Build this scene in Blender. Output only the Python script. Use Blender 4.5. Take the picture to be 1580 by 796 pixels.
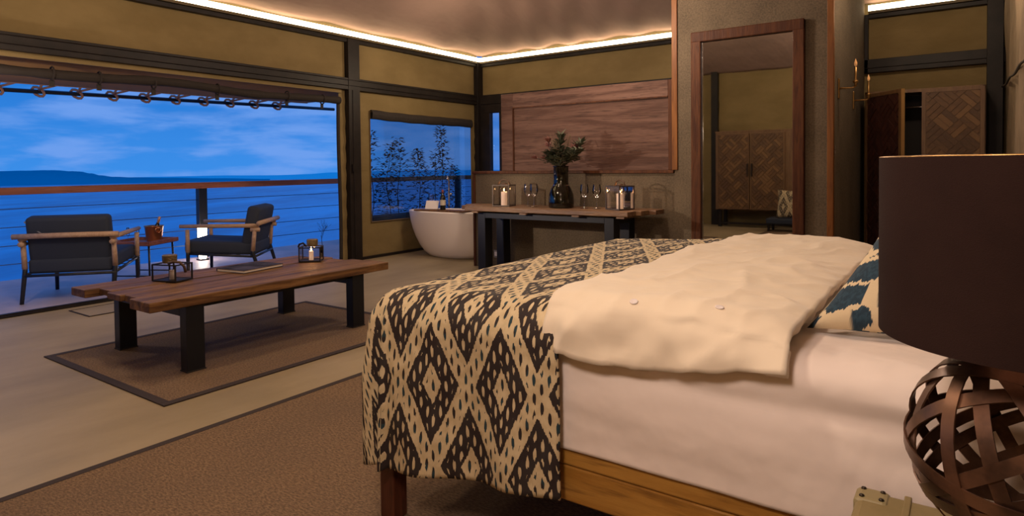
import bpy, bmesh, math, random
from mathutils import Vector, Matrix, noise, Euler
sc = bpy.context.scene
for o in list(bpy.data.objects): bpy.data.objects.remove(o)
PI = math.pi
random.seed(7)

# ------------------------------------------------------------------ camera
cd = bpy.data.cameras.new('camera'); cam = bpy.data.objects.new('camera', cd); sc.collection.objects.link(cam); sc.camera = cam
FPX, CY, YAW, PITCH, ROLL = 989.24, 283.94, .61628, -.027259, -.010899
cd.sensor_width = 36; cd.sensor_fit = 'HORIZONTAL'; cd.lens = FPX/1580*36; cd.shift_y = -(398-CY)/1580
cd.clip_start = .05; cd.clip_end = 40000
_f = Vector((-math.sin(YAW)*math.cos(PITCH), math.cos(YAW)*math.cos(PITCH), math.sin(PITCH)))
_r = Vector((math.cos(YAW), math.sin(YAW), 0)); _u = _r.cross(_f)
_r2 = _r*math.cos(ROLL)+_u*math.sin(ROLL); _u2 = -_r*math.sin(ROLL)+_u*math.cos(ROLL)
M = Matrix((_r2, _u2, -_f)).transposed().to_4x4(); M.translation = (0, 0, 1.2); cam.matrix_world = M

# ------------------------------------------------------------------ light settings
SKY_STRENGTH = 0.92
LED_STRENGTH = 7.5
EXPOSURE = 0.14
sc.cycles.transparent_max_bounces = 32
sc.view_settings.view_transform = 'Standard'; sc.view_settings.look = 'None'; sc.view_settings.gamma = 1
sc.view_settings.use_curve_mapping = False; sc.view_settings.exposure = EXPOSURE

# ------------------------------------------------------------------ node expressions
class X:
    def __init__(s, nt, sock): s.nt = nt; s.s = sock
    def _m(s, op, *a):
        n = s.nt.nodes.new('ShaderNodeMath'); n.operation = op
        for i, v in enumerate((s,)+a):
            if isinstance(v, X): s.nt.links.new(v.s, n.inputs[i])
            else: n.inputs[i].default_value = v
        return X(s.nt, n.outputs[0])
    def __add__(s, o): return s._m('ADD', o)
    def __sub__(s, o): return s._m('SUBTRACT', o)
    def __mul__(s, o): return s._m('MULTIPLY', o)
    def __truediv__(s, o): return s._m('DIVIDE', o)
    def gt(s, o): return s._m('GREATER_THAN', o)
    def lt(s, o): return s._m('LESS_THAN', o)
    def abs(s): return s._m('ABSOLUTE')
    def fr(s): return s._m('FRACT')
    def fl(s): return s._m('FLOOR')
    def max(s, o): return s._m('MAXIMUM', o)
    def min(s, o): return s._m('MINIMUM', o)
    def sin(s): return s._m('SINE')
    def sq(s): return s*s
    def smooth(s, a, b):
        n = s.nt.nodes.new('ShaderNodeMapRange'); n.interpolation_type = 'SMOOTHSTEP'
        s.nt.links.new(s.s, n.inputs[0]); n.inputs[1].default_value = a; n.inputs[2].default_value = b
        return X(s.nt, n.outputs[0])
def mixc(nt, f, a, b):
    n = nt.nodes.new('ShaderNodeMix'); n.data_type = 'RGBA'
    for i, v in ((0, f), (6, a), (7, b)):
        if isinstance(v, X): nt.links.new(v.s, n.inputs[i])
        elif i == 0: n.inputs[i].default_value = v
        else: n.inputs[i].default_value = (*v[:3], 1)
    return X(nt, n.outputs[2])
def coords(nt, kind='Object', scale=(1,1,1), rot=(0,0,0)):
    t = nt.nodes.new('ShaderNodeTexCoord'); m = nt.nodes.new('ShaderNodeMapping')
    nt.links.new(t.outputs[kind], m.inputs[0]); m.inputs['Scale'].default_value = scale; m.inputs['Rotation'].default_value = rot
    return m.outputs[0]
def sep(nt, sock):
    n = nt.nodes.new('ShaderNodeSeparateXYZ'); nt.links.new(sock, n.inputs[0]); return [X(nt, n.outputs[i]) for i in range(3)]
def comb(nt, a, b, c=0):
    n = nt.nodes.new('ShaderNodeCombineXYZ')
    for i, v in enumerate((a, b, c)):
        if isinstance(v, X): nt.links.new(v.s, n.inputs[i])
        else: n.inputs[i].default_value = v
    return n.outputs[0]
def noisex(nt, co, scale, detail=3, rough=.5, dist=0):
    n = nt.nodes.new('ShaderNodeTexNoise'); nt.links.new(co, n.inputs['Vector'])
    n.inputs['Scale'].default_value = scale; n.inputs['Detail'].default_value = detail; n.inputs['Roughness'].default_value = rough; n.inputs['Distortion'].default_value = dist
    return X(nt, n.outputs[0])

# ------------------------------------------------------------------ world (dusk sky)
w = bpy.data.worlds.new('sky'); sc.world = w; w.use_nodes = True; nt = w.node_tree; nt.nodes.clear()
co = coords(nt, 'Generated'); x_, y_, z_ = sep(nt, co)
el = z_.max(0.0)
cl = noisex(nt, comb(nt, x_*2.2/(el+.25), y_*2.2/(el+.25), el*9), 1.0, 5, .55, .3)
cl2 = noisex(nt, comb(nt, x_*6, y_*6, z_*38), 1.3, 4, .5, .2)
cm = (cl*.50+cl2*.58).smooth(.46, .66)
grad = el.smooth(-.03, .24)
low = mixc(nt, grad, (.045, .27, .80), (.0, .125, .56))
col = mixc(nt, cm*.85, low, (.165, .35, .84))
right = (y_*.9+x_*.35).smooth(.1, .85)
col = mixc(nt, right*.45, col, (.16, .335, .84))
dk = noisex(nt, comb(nt, x_*2.5, y_*2.5, z_*17+3), 1.6, 3).smooth(.45, .68)*el.smooth(.03, .25)
col = mixc(nt, dk*.7, col, (.02, .13, .42))
bg = nt.nodes.new('ShaderNodeBackground'); out = nt.nodes.new('ShaderNodeOutputWorld')
nt.links.new(col.s, bg.inputs[0]); bg.inputs[1].default_value = SKY_STRENGTH; nt.links.new(bg.outputs[0], out.inputs[0])

# ------------------------------------------------------------------ room lights, unseen stand-ins for fittings out of view
def light(name, kind, loc, power, col, size=.1, rot=(0,0,0), **k):
    l = bpy.data.lights.new(name, kind); l.energy = power; l.color = col
    if kind == 'AREA': l.size = size; l.shape = 'DISK'
    else: l.shadow_soft_size = size
    for a, b in k.items(): setattr(l, a, b)
    o = bpy.data.objects.new(name, l); o.location = loc; o.rotation_euler = rot; sc.collection.objects.link(o); return o
WARM = (1, .78, .55)
light('doorway_standin_light', 'POINT', (-6.0, 1.45, 1.62), 22, (1, .80, .66), .06)  # unseen stand-in source, placed along the direction of the bouquet shadow
light('overhead_standin_light', 'POINT', (-2.75, 5.0, 2.75), 105, (1, .79, .62), .16)  # this and the next overhead lights are unseen stand-ins, no fittings modelled
light('overhead_standin_light', 'POINT', (-3.9, 1.9, 3.1), 70, WARM, .16)
light('overhead_standin_light', 'POINT', (-1.5, 1.2, 3.1), 75, (1, .80, .60), .16)
light('overhead_standin_light', 'POINT', (-5.1, 6.2, 2.45), 34, WARM, .12)  # unseen, added to brighten the bathtub corner
light('alcove_fill_light', 'POINT', (-.35, 6.3, 3.0), 32, WARM, .12)  # unseen fill, added to brighten the wardrobe alcove
light('bed_fill_light', 'POINT', (-.5, .1, 1.8), 62, (1, .78, .66), .15)  # unseen fill from the camera side, added to brighten the bed

sp_ = light('console_spot_light', 'SPOT', (-6.0, 1.55, 1.66), 430, (1, .80, .62), .045, spot_size=math.radians(34), spot_blend=.6)
sp_.rotation_euler = (Vector((-3.35, 5.9, 1.3))-sp_.location).to_track_quat('-Z', 'Y').to_euler()
# ------------------------------------------------------------------ materials
def mat(name, base, rough=.6, metal=0, bump=None, bd=4, fn=None, spec=None, coat=0, sheen=0, trans=0, ior=None, alpha=1, emit=None):
    m = bpy.data.materials.new(name); m.use_nodes = True; nt = m.node_tree; p = nt.nodes['Principled BSDF']
    p.inputs['Base Color'].default_value = (*base, 1); p.inputs['Roughness'].default_value = rough; p.inputs['Metallic'].default_value = metal
    if spec is not None: p.inputs['Specular IOR Level'].default_value = spec
    if coat: p.inputs['Coat Weight'].default_value = coat
    if sheen: p.inputs['Sheen Weight'].default_value = sheen
    if trans: p.inputs['Transmission Weight'].default_value = trans
    if ior: p.inputs['IOR'].default_value = ior
    if emit: p.inputs['Emission Color'].default_value = (*emit[0], 1); p.inputs['Emission Strength'].default_value = emit[1]
    if fn:
        c = fn(nt)
        if c is not None: nt.links.new(c.s, p.inputs['Base Color'])
    if bump:
        scale, strength, dist, stretch = bump
        h = noisex(nt, coords(nt, 'Object', stretch), scale, bd, .6)
        b = nt.nodes.new('ShaderNodeBump'); b.inputs['Strength'].default_value = strength; b.inputs['Distance'].default_value = dist
        nt.links.new(h.s, b.inputs['Height']); nt.links.new(b.outputs[0], p.inputs['Normal'])
    return m
def vary(a, b, scale, stretch=(1,1,1), lo=.3, hi=.7, detail=4, kind='Object'):
    def f(nt):
        n = noisex(nt, coords(nt, kind, stretch), scale, detail, .6)
        return mixc(nt, n.smooth(lo, hi), a, b)
    return f
def wood(a, b, c, axis='y', s=1.0, ring=18):
    st = {'x': (1.3, 14, 14), 'y': (14, 1.3, 14), 'z': (14, 14, 1.3)}[axis]
    def f(nt):
        oi = nt.nodes.new('ShaderNodeObjectInfo'); rnd = X(nt, oi.outputs['Random'])
        tc = nt.nodes.new('ShaderNodeTexCoord'); m = nt.nodes.new('ShaderNodeMapping'); nt.links.new(tc.outputs['Object'], m.inputs[0]); m.inputs['Scale'].default_value = [v*s for v in st]
        nt.links.new(comb(nt, rnd*17, rnd*31, rnd*11), m.inputs['Location'])
        n1 = noisex(nt, m.outputs[0], 1.0, 6, .65, .6); n2 = noisex(nt, m.outputs[0], 4.0, 3, .6)
        c1 = mixc(nt, n1.smooth(.35, .65), a, b)
        c2 = mixc(nt, n2.smooth(.52, .72)*.7, c1, c)
        return mixc(nt, rnd*.35, c2, a)
    return f
def weave(a, b, sc_=220):
    def f(nt):
        co = coords(nt, 'Object'); x, y, z = sep(nt, co)
        n = noisex(nt, co, 62, 3, .8); n2 = noisex(nt, co, 3, 3)
        return mixc(nt, (n*.75+n2*.35).smooth(.35, .72), a, b)
    return f
CANVAS = mat('ochre_canvas', (.2, .14, .055), .85, fn=vary((.175, .122, .044), (.215, .152, .060), 1.6, (1,1,2)), bump=(2.5, .35, .04, (1,1,1.6)))
CEIL = mat('ceiling_canvas', (.22, .145, .11), .9, fn=vary((.225, .145, .115), (.265, .17, .138), 1.2), bd=2, bump=(3.0, .4, .05, (1.8,.7,1)))
SIDECANVAS = mat('side_canvas', (.2, .145, .085), .9, fn=vary((.15, .105, .055), (.24, .17, .10), 2.5, (1,1,.7)), bump=(2.2, .8, .07, (1,1.5,.6)))
STEEL = mat('dark_steel', (.012, .009, .008), .5, .0, spec=.25, fn=vary((.010, .0075, .007), (.018, .013, .011), 6))
TSTEEL = mat('table_steel', (.020, .021, .027), .38, .6)
FLOOR = mat('floor_screed', (.3, .235, .155), .55, fn=vary((.24, .185, .105), (.335, .26, .155), 1.1, (1.6,.6,1), detail=6), bump=(1.8, .25, .03, (1,1,1)))
DECK = mat('deck_screed', (.42, .35, .38), .5, fn=vary((.36, .30, .33), (.48, .40, .43), 1.6))
def sisal(nt):
    co = coords(nt, 'Object'); x, y, z = sep(nt, co)
    n = noisex(nt, comb(nt, x*60, y*140, 0), 1, 2, .7); n2 = noisex(nt, co, 2, 3); n3 = noisex(nt, co, 90, 2)
    c = mixc(nt, n.smooth(.3, .7), (.085, .050, .025), (.24, .150, .078))
    c = mixc(nt, n3.smooth(.45, .7)*.5, c, (.16, .09, .045))
    return mixc(nt, n2.smooth(.35, .7)*.25, c, (.08, .055, .04))
SISAL = mat('sisal', (.15, .1, .06), .95, fn=sisal, bump=(260, .5, .004, (1,1,1)))
RUGEDGE = mat('rug_binding', (.028, .016, .013), .85, bump=(300, .4, .005, (1,1,1)))
WALLFAB = mat('hessian_wall', (.12, .085, .06), .9, fn=weave((.062, .044, .026), (.135, .098, .060)), bump=(250, .6, .006, (1,1,1)))
STRIPW = mat('golden_trim_wood', (.25, .09, .028), .5, spec=.2, fn=wood((.13, .045, .010), (.22, .085, .02), (.07, .022, .007), 'z'))
PANELW = mat('red_brown_panel_wood', (.2, .1, .065), .6, spec=.15, fn=wood((.07, .034, .024), (.15, .082, .06), (.022, .012, .009), 'x', .9), bump=(12, .4, .01, (1,1,6)))
RUSTIC = mat('rustic_table_wood', (.16, .075, .03), .55, spec=.3, fn=wood((.075, .032, .013), (.25, .125, .045), (.03, .013, .007), 'y', 1.0), bump=(9, .5, .012, (3,.5,3)))
RUSTICX = mat('rustic_console_wood', (.12, .06, .03), .5, fn=wood((.10, .045, .022), (.21, .115, .055), (.035, .018, .01), 'x', 1.0), bump=(9, .5, .012, (.5,3,3)))
MIRW = mat('mirror_frame_wood', (.11, .038, .016), .55, spec=.15, fn=wood((.045, .014, .006), (.095, .034, .012), (.02, .008, .005), 'z', 1.2), bump=(14, .4, .008, (3,3,.5)))
BEDW = mat('bed_rail_wood', (.33, .15, .035), .4, fn=wood((.30, .135, .022), (.46, .24, .05), (.12, .05, .012), 'x', .9), bump=(10, .3, .008, (.5,3,3)))
BEDLEG = mat('bed_leg_wood', (.09, .025, .012), .4, fn=wood((.06, .016, .008), (.12, .035, .016), (.03, .008, .005), 'z', 1))
ARMW = mat('outdoor_teak', (.42, .27, .18), .6, fn=wood((.38, .24, .16), (.52, .35, .24), (.25, .15, .09), 'x', 2))
TRAYW = mat('side_table_wood', (.28, .09, .05), .5, fn=wood((.2, .06, .03), (.36, .13, .07), (.1, .03, .02), 'x', 2))
RAILW = mat('handrail_wood', (.25, .075, .035), .45, fn=wood((.34, .09, .035), (.5, .15, .06), (.2, .05, .02), 'y', .6))
def pq(nt):
    oi = nt.nodes.new('ShaderNodeObjectInfo'); rnd = X(nt, oi.outputs['Random'])
    n = noisex(nt, coords(nt, 'Object', (18, 18, 18)), 1.0, 4, .6)
    c = mixc(nt, n.smooth(.3, .7), (.085, .038, .012), (.15, .072, .024))
    c = mixc(nt, rnd.gt(.72)*.5, c, (.24, .125, .045))
    return mixc(nt, rnd.lt(.3)*.4, c, (.05, .022, .009))
PARQ = mat('parquet_wood', (.12, .062, .028), .55, fn=pq, bump=(9, .3, .008, (1,1,1)))
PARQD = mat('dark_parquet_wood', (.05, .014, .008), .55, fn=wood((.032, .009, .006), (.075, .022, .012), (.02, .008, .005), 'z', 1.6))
CABW = mat('wardrobe_frame_wood', (.16, .08, .03), .5, fn=wood((.13, .062, .025), (.2, .11, .045), (.07, .03, .012), 'z', 1.5))
DARKIN = mat('wardrobe_inside', (.012, .008, .007), .8)
SHEET = mat('white_cotton_sheet', (.80, .69, .62), .85, sheen=.2, bd=2.6, bump=(7, .42, .03, (1,1,.8)))
DUVET = mat('cream_cotton_duvet', (.76, .65, .50), .85, sheen=.2, bd=2.2, bump=(6, .42, .03, (1.0,1.4,1)))
CUSH = mat('outdoor_grey_fabric', (.022, .030, .052), .8, bump=(350, .4, .004, (1,1,1)))
DMET = mat('chair_dark_metal', (.03, .033, .042), .4, .5)
SHADE = mat('dark_brown_shade_fabric', (.034, .0165, .012), .95, spec=.08, fn=vary((.017, .0085, .007), (.022, .011, .0088), 5), bump=(600, .3, .002, (1,1,1)))
BRONZE = mat('bronze_band', (.2, .10, .06), .36, .7, fn=vary((.055, .028, .018), (.17, .085, .05), 14))
BRASS = mat('aged_brass', (.38, .22, .08), .35, .9)
TUBM = mat('tub_white', (.86, .76, .68), .35, coat=.2)
CANDLE = mat('candle_wax', (.75, .62, .55), .5, emit=((1, .55, .3), .25))
CANDLED = mat('unlit_candle_wax', (.7, .6, .55), .5)
FLAME = mat('flame', (1, .6, .2), .5, emit=((1, .55, .2), 40))
LEDM = mat('warm_led', (1, .9, .7), .5, emit=((1, .80, .50), LED_STRENGTH))
LEDD = mat('dim_warm_led', (1, .9, .7), .5, emit=((1, .72, .40), .35))
GLOWM = mat('glowing_lantern', (1, 1, 1), .5, emit=((1, .80, .62), 14))
COPPER = mat('copper', (.65, .28, .13), .28, .9)
BOTTLE = mat('dark_bottle_glass', (.012, .012, .01), .12)
GOLDF = mat('pink_gold_foil', (.55, .3, .22), .4, .5)
LABEL = mat('cream_bottle_label', (.6, .52, .4), .7)
PAPER = mat('paper', (.65, .56, .45), .8)
COVERB = mat('magazine_cover', (.055, .055, .08), .9, fn=vary((.02, .022, .035), (.07, .07, .12), 6), spec=.0)
WHITEC = mat('white_card', (.75, .68, .66), .6)
BLACKR = mat('rolled_dark_canvas', (.022, .016, .013), .85, bump=(5, .6, .03, (1,1,1)))
TANROLL = mat('awning_canvas', (.30, .165, .05), .85, bump=(4, .5, .03, (1,1,1)))
EDGEP = mat('awning_edge_tape', (.45, .30, .27), .8)
ROPE = mat('rope', (.40, .22, .16), .9)
POLEM = mat('awning_pole', (.02, .03, .05), .4, .4)
PLASTIC = mat('grey_plastic', (.22, .2, .19), .5)
PLASTD = mat('switch_plate', (.08, .065, .045), .5)
CHROME = mat('chrome', (.6, .6, .62), .12, 1)
LEATH = mat('trunk_hide', (.40, .28, .13), .55, fn=vary((.18, .135, .05), (.25, .19, .085), 5), bump=(40, .3, .004, (1,1,1)))
NAILM = mat('dark_nail', (.04, .03, .02), .4, .7)
LEAFD = mat('dark_leaf', (.012, .018, .010), .6)
STEMD = mat('dark_stem', (.02, .018, .012), .7)
LEAFG = mat('bouquet_leaf', (.055, .062, .032), .6, fn=vary((.035, .045, .022), (.085, .085, .05), 20))
PROTEA = mat('protea_bract', (.13, .035, .03), .6, fn=vary((.09, .02, .02), (.22, .09, .07), 25))
HILL = mat('hazy_hill', (.0, .10, .20), 1, spec=0, fn=vary((.0, .34, .50), (.0, .40, .58), .0006))  # distance haze is put into the blue base colour
HILLF = mat('far_hazy_hill', (.02, .20, .42), 1, spec=0, fn=vary((.05, .75, .95), (.08, .85, 1), .0004))  # paler blue, more haze put into the colour
HANDLE = mat('leather_handle', (.08, .04, .02), .6)
DRUM = mat('hammered_candle_tin', (.16, .11, .05), .4, .5, bump=(40, .8, .01, (1,1,1)))
def glassm(name, tint=(1,1,1), rough=.0, refl=1.0):
    m = bpy.data.materials.new(name); m.use_nodes = True; nt = m.node_tree; nt.nodes.clear()
    o = nt.nodes.new('ShaderNodeOutputMaterial'); t = nt.nodes.new('ShaderNodeBsdfTransparent'); t.inputs[0].default_value = (*tint, 1)
    g = nt.nodes.new('ShaderNodeBsdfGlossy'); g.inputs['Roughness'].default_value = .03; f = nt.nodes.new('ShaderNodeFresnel'); f.inputs[0].default_value = 1.45
    mx = nt.nodes.new('ShaderNodeMixShader'); k = X(nt, f.outputs[0])*refl
    nt.links.new(k.s, mx.inputs[0]); nt.links.new(t.outputs[0], mx.inputs[1]); nt.links.new(g.outputs[0], mx.inputs[2]); nt.links.new(mx.outputs[0], o.inputs[0]); return m
GLASS = glassm('clear_glass', (.97, .97, .97), refl=2.0)
LGLASS = glassm('lantern_glass', (.9, .88, .88), refl=1.2)
VGLASS = glassm('smoky_vase_glass', (.42, .42, .32), refl=1.8)
SCREEN = glassm('window_mesh_pane', (.70, .77, .82), refl=.3)
WPANE = glassm('window_glass', (.8, .85, .9), refl=.6)
MIRROR = mat('mirror_glass', (.50, .50, .46), .02, 1)
def water(nt):
    p = nt.nodes['Principled BSDF']
    co = coords(nt, 'Object'); n = noisex(nt, co, .035, 6, .7); x, y, z = sep(nt, co); n2 = noisex(nt, comb(nt, x*1.0+y*.7, (y-x*.7)*.22, 0), .004, 5, .65)
    b = nt.nodes.new('ShaderNodeBump'); b.inputs['Strength'].default_value = .5; b.inputs['Distance'].default_value = 2.0
    nt.links.new((n*.6+n2*3).s, b.inputs['Height']); nt.links.new(b.outputs[0], p.inputs['Normal'])
    return mixc(nt, n2.smooth(.35, .7), (.0, .26, .50), (.01, .60, .95))
WATER = mat('lake_water', (.0, .15, .5), .32, fn=water, spec=.28)
WATER.node_tree.nodes['Principled BSDF'].inputs['Specular Tint'].default_value = (.08, .7, 1, 1)

def ikat(nt):
    uv = nt.nodes.new('ShaderNodeUVMap'); u, v, _ = sep(nt, uv.outputs[0])
    jit = noisex(nt, comb(nt, u*260, v*14, 0), 1, 2) - .5
    v = v + jit*.030
    j2 = noisex(nt, comb(nt, u*9, v*9, 3), 1, 2) - .5
    u2 = u + j2*.012
    W, H = .262, .53
    a = u2/W; b = v/H
    p = (a+b).fr() - .5; q = (a-b).fr() - .5
    m = p.abs().max(q.abs())
    # spots on a staggered lattice of long dashes
    su, sv = .0235, .056
    row = (u/su).fl(); stg = (row*.5).fr()
    fu = (u/su).fr() - .5; fv = (v/sv+stg).fr() - .5
    spot = ((fu/.23).sq() + (fv/.33).sq()).lt(1.0)
    cream = mixc(nt, noisex(nt, comb(nt, u*30, v*30, 0), 1, 3).smooth(.3, .7), (.50, .385, .22), (.62, .50, .31))
    dark = mixc(nt, noisex(nt, comb(nt, u*12, v*12, 5), 1, 2).smooth(.45, .6), (.020, .011, .010), (.028, .020, .018))
    teal = mixc(nt, noisex(nt, comb(nt, u*20, v*20, 9), 1, 1).gt(.5), (.015, .040, .052), (.018, .012, .012))
    isdark = m.lt(.375)*m.gt(.13)
    base = mixc(nt, isdark, cream, dark)
    spotcol = mixc(nt, isdark, teal, cream)
    return mixc(nt, spot*(m.lt(.325)*m.gt(.17)+m.gt(.42)+m.lt(.085)).min(1.0), base, spotcol)
IKAT = mat('ikat_coverlet_cloth', (.5, .4, .25), .85, fn=ikat, bump=(6, .25, .015, (1,1,1)))
def ikat2(nt):
    uv = nt.nodes.new('ShaderNodeUVMap'); u, v, _ = sep(nt, uv.outputs[0])
    jit = noisex(nt, comb(nt, u*60, v*5, 0), 1, 2) - .5
    v = v + jit*.08
    vo = nt.nodes.new('ShaderNodeTexVoronoi'); vo.feature = 'DISTANCE_TO_EDGE'; vo.inputs['Scale'].default_value = 4.9; vo.inputs['Randomness'].default_value = .6
    nt.links.new(comb(nt, u*1.0+.13, v*1.35+.2, 0), vo.inputs['Vector'])
    d = X(nt, vo.outputs[0])
    n = noisex(nt, comb(nt, u*40, v*40, 0), 1, 2)
    blue = mixc(nt, n.smooth(.4, .65), (.008, .028, .050), (.016, .048, .078))
    return mixc(nt, d.smooth(.07, .09), (.62, .50, .32), blue)
IKATB = mat('blue_ikat_cloth', (.03, .06, .1), .85, fn=ikat2, bump=(300, .3, .004, (1,1,1)))

# ------------------------------------------------------------------ mesh helpers
class MB:
    def __init__(s): s.bm = bmesh.new()
    def box(s, lo, hi, rz=0, about=None, R=None):
        lo = Vector(lo); hi = Vector(hi); c = (lo+hi)/2
        vs = [s.bm.verts.new((x, y, z)) for x in (lo.x, hi.x) for y in (lo.y, hi.y) for z in (lo.z, hi.z)]
        for f in ((0,1,3,2), (4,6,7,5), (0,4,5,1), (2,3,7,6), (0,2,6,4), (1,5,7,3)): s.bm.faces.new([vs[i] for i in f])
        if rz or R is not None:
            mt = R if R is not None else Matrix.Rotation(rz, 3, 'Z'); a = Vector(about) if about is not None else c
            for v in vs: v.co = mt @ (v.co-a) + a
        return s
    def tube(s, pts, r, n=10, close=False, cap=True):
        pts = [Vector(p) for p in pts]; rs = r if isinstance(r, (list, tuple)) else [r]*len(pts); rings = []
        up = None; N = len(pts)
        for i, p in enumerate(pts):
            if close: t = pts[(i+1) % N]-pts[i-1]
            else: t = pts[min(i+1, N-1)]-pts[max(i-1, 0)]
            t.normalize()
            if up is None: up = t.orthogonal().normalized()
            up = (up - t*up.dot(t)).normalized(); sd = t.cross(up)
            rings.append([s.bm.verts.new(p+(up*math.cos(2*PI*k/n)+sd*math.sin(2*PI*k/n))*rs[i]) for k in range(n)])
        for i in range(N if close else N-1):
            A, B = rings[i], rings[(i+1) % N]
            for k in range(n): s.bm.faces.new((A[k], A[(k+1) % n], B[(k+1) % n], B[k]))
        if cap and not close: s.bm.faces.new(rings[0][::-1]); s.bm.faces.new(rings[-1])
        return s
    def lathe(s, prof, c=(0,0,0), n=28, sx=1, sy=1, cap=False):
        c = Vector(c); rings = []
        for r, z in prof: rings.append([s.bm.verts.new(c+Vector((r*sx*math.cos(2*PI*k/n), r*sy*math.sin(2*PI*k/n), z))) for k in range(n)])
        for A, B in zip(rings, rings[1:]):
            for k in range(n): s.bm.faces.new((A[k], A[(k+1) % n], B[(k+1) % n], B[k]))
        if cap: s.bm.faces.new(rings[0][::-1]); s.bm.faces.new(rings[-1])
        return s
    def prism(s, poly, z0, z1, tf=lambda p: p):
        a = [s.bm.verts.new(tf(Vector((p[0], p[1], z0)))) for p in poly]; b = [s.bm.verts.new(tf(Vector((p[0], p[1], z1)))) for p in poly]; n = len(poly)
        s.bm.faces.new(a[::-1]); s.bm.faces.new(b)
        for i in range(n): s.bm.faces.new((a[i], a[(i+1) % n], b[(i+1) % n], b[i]))
        return s
    def build(s, name, m, parent=None, smooth=False, bevel=0, seg=2, mods=()):
        bmesh.ops.recalc_face_normals(s.bm, faces=s.bm.faces)
        me = bpy.data.meshes.new(name); s.bm.to_mesh(me); s.bm.free(); me.materials.append(m)
        if smooth:
            for p in me.polygons: p.use_smooth = True
            if smooth == 'auto' and hasattr(me, 'set_sharp_from_angle'): me.set_sharp_from_angle(angle=math.radians(40))
        o = bpy.data.objects.new(name, me); sc.collection.objects.link(o)
        if parent: o.parent = parent
        if bevel:
            b = o.modifiers.new('bevel', 'BEVEL'); b.width = bevel; b.segments = seg; b.limit_method = 'ANGLE'
        return o
def tag(o, label=None, cat=None, group=None, kind=None):
    if label: o['label'] = label
    if cat: o['category'] = cat
    if group: o['group'] = group
    if kind: o['kind'] = kind
    return o
def thing(name, label, cat, loc=(0,0,0), rz=0, group=None):
    o = bpy.data.objects.new(name, None); o.empty_display_size = .1; sc.collection.objects.link(o); o.location = loc; o.rotation_euler = (0,0,rz)
    return tag(o, label, cat, group)
def struct(name, mb_, m, **k):
    o = mb_.build(name, m, **k); o['kind'] = 'structure'; return o
def sroot(name, loc=(0,0,0)):
    o = bpy.data.objects.new(name, None); sc.collection.objects.link(o); o.location = loc; o['kind'] = 'structure'; return o
def copytree(o, parent=None, **over):
    c = o.copy(); sc.collection.objects.link(c); c.parent = parent
    for ch in list(o.children): copytree(ch, c)
    return c
def grid(name, nu, nv, fn, m, parent=None, uvf=None, smooth=True, thick=0, offset=-1, sub=0):
    vs = []; 
    for i in range(nu+1):
        for j in range(nv+1): vs.append(fn(i/nu, j/nv))
    fs = [(i*(nv+1)+j, (i+1)*(nv+1)+j, (i+1)*(nv+1)+j+1, i*(nv+1)+j+1) for i in range(nu) for j in range(nv)]
    me = bpy.data.meshes.new(name); me.from_pydata([tuple(v) for v in vs], [], fs); me.materials.append(m)
    if uvf:
        ul = me.uv_layers.new(name='UVMap'); idx = [uvf(i/nu, j/nv) for i in range(nu+1) for j in range(nv+1)]
        for l in me.loops: ul.data[l.index].uv = idx[l.vertex_index]
    me.update()
    if smooth:
        for p in me.polygons: p.use_smooth = True
    o = bpy.data.objects.new(name, me); sc.collection.objects.link(o)
    if parent: o.parent = parent
    if thick: t = o.modifiers.new('solid', 'SOLIDIFY'); t.thickness = thick; t.offset = offset
    if sub: t = o.modifiers.new('sub', 'SUBSURF'); t.levels = t.render_levels = sub
    return o
def fbm(x, y, z=0, s=1.0): return noise.fractal(Vector((x*s, y*s, z*s)), .8, 2.0, 3)

XL, XR, YB, YF = -6.45, .32, 8.22, -.75        # room shell
# ------------------------------------------------------------------ floor, deck, water, hills
struct('floor', MB().box((XL-.06, YF-.1, -.12), (XR+.1, YB+.1, 0)), FLOOR)
struct('deck', MB().box((-8.95, -2.5, -.22), (XL-.07, 11.0, -.04)), DECK)
t = sroot('trim_1', (XL, 2.4, 0))
for x0, x1, z1 in ((-.075, -.045, .022), (-.03, .0, .028), (.012, .03, .016)): MB().box((x0, -3.1, -.03), (x1, 3.0, z1)).build('door_track', STEEL, t)
bm = MB(); N = 60
bm.prism([(-9.5, -7000), (-9.5, 9000), (-9000, 9000), (-9000, -7000)], -104, -100)
struct('lake_water', bm, WATER)
def ridge(name, D, pts, depth, m, lab):
    # pts: (azimuth left of +Y in degrees, crest height above the water); a rounded ridge of real depth
    def fn(u, v):
        k = u*(len(pts)-1); i = min(int(k), len(pts)-2); f = k-i; az = math.radians(pts[i][0]*(1-f)+pts[i+1][0]*f); f2 = f*f*(3-2*f); h = pts[i][1]*(1-f2)+pts[i+1][1]*f2
        r = D + depth*v; hh = max(0, math.sin(PI*v))**.8*h*(1+.05*fbm(u*14, v*3))
        return (-math.sin(az)*r, math.cos(az)*r, -101+hh)
    o = grid(name, 90, 10, fn, m); return tag(o, lab, 'hill')
# ------------------------------------------------------------------ canvas ceiling
def zc(x, y):
    dx = min(x-XL, XR-x); dy = min(y-YF, YB-y); k = .35
    h = max(0, min(1, .5+.5*(dy-dx)/k)); d = dy*(1-h)+dx*h-k*h*(1-h)
    z = 2.99+.36*max(d, -.05)
    if YB-y < 3.2: z += .05*math.sin(x*12+1.6*math.sin(y*1.7)+y*3.5)*max(0, 1-abs(YB-y-.9)/1.6)*max(0, 1-abs(x+4.6)/2.2)
    z += .02*fbm(x, y, 0, 1.3)
    return z
ceil = grid('ceiling', 90, 110, lambda u, v: (XL+(XR-XL)*u, YF+(YB-YF)*v, zc(XL+(XR-XL)*u, YF+(YB-YF)*v)), CEIL, thick=.02, offset=1)
ceil['kind'] = 'structure'

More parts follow.
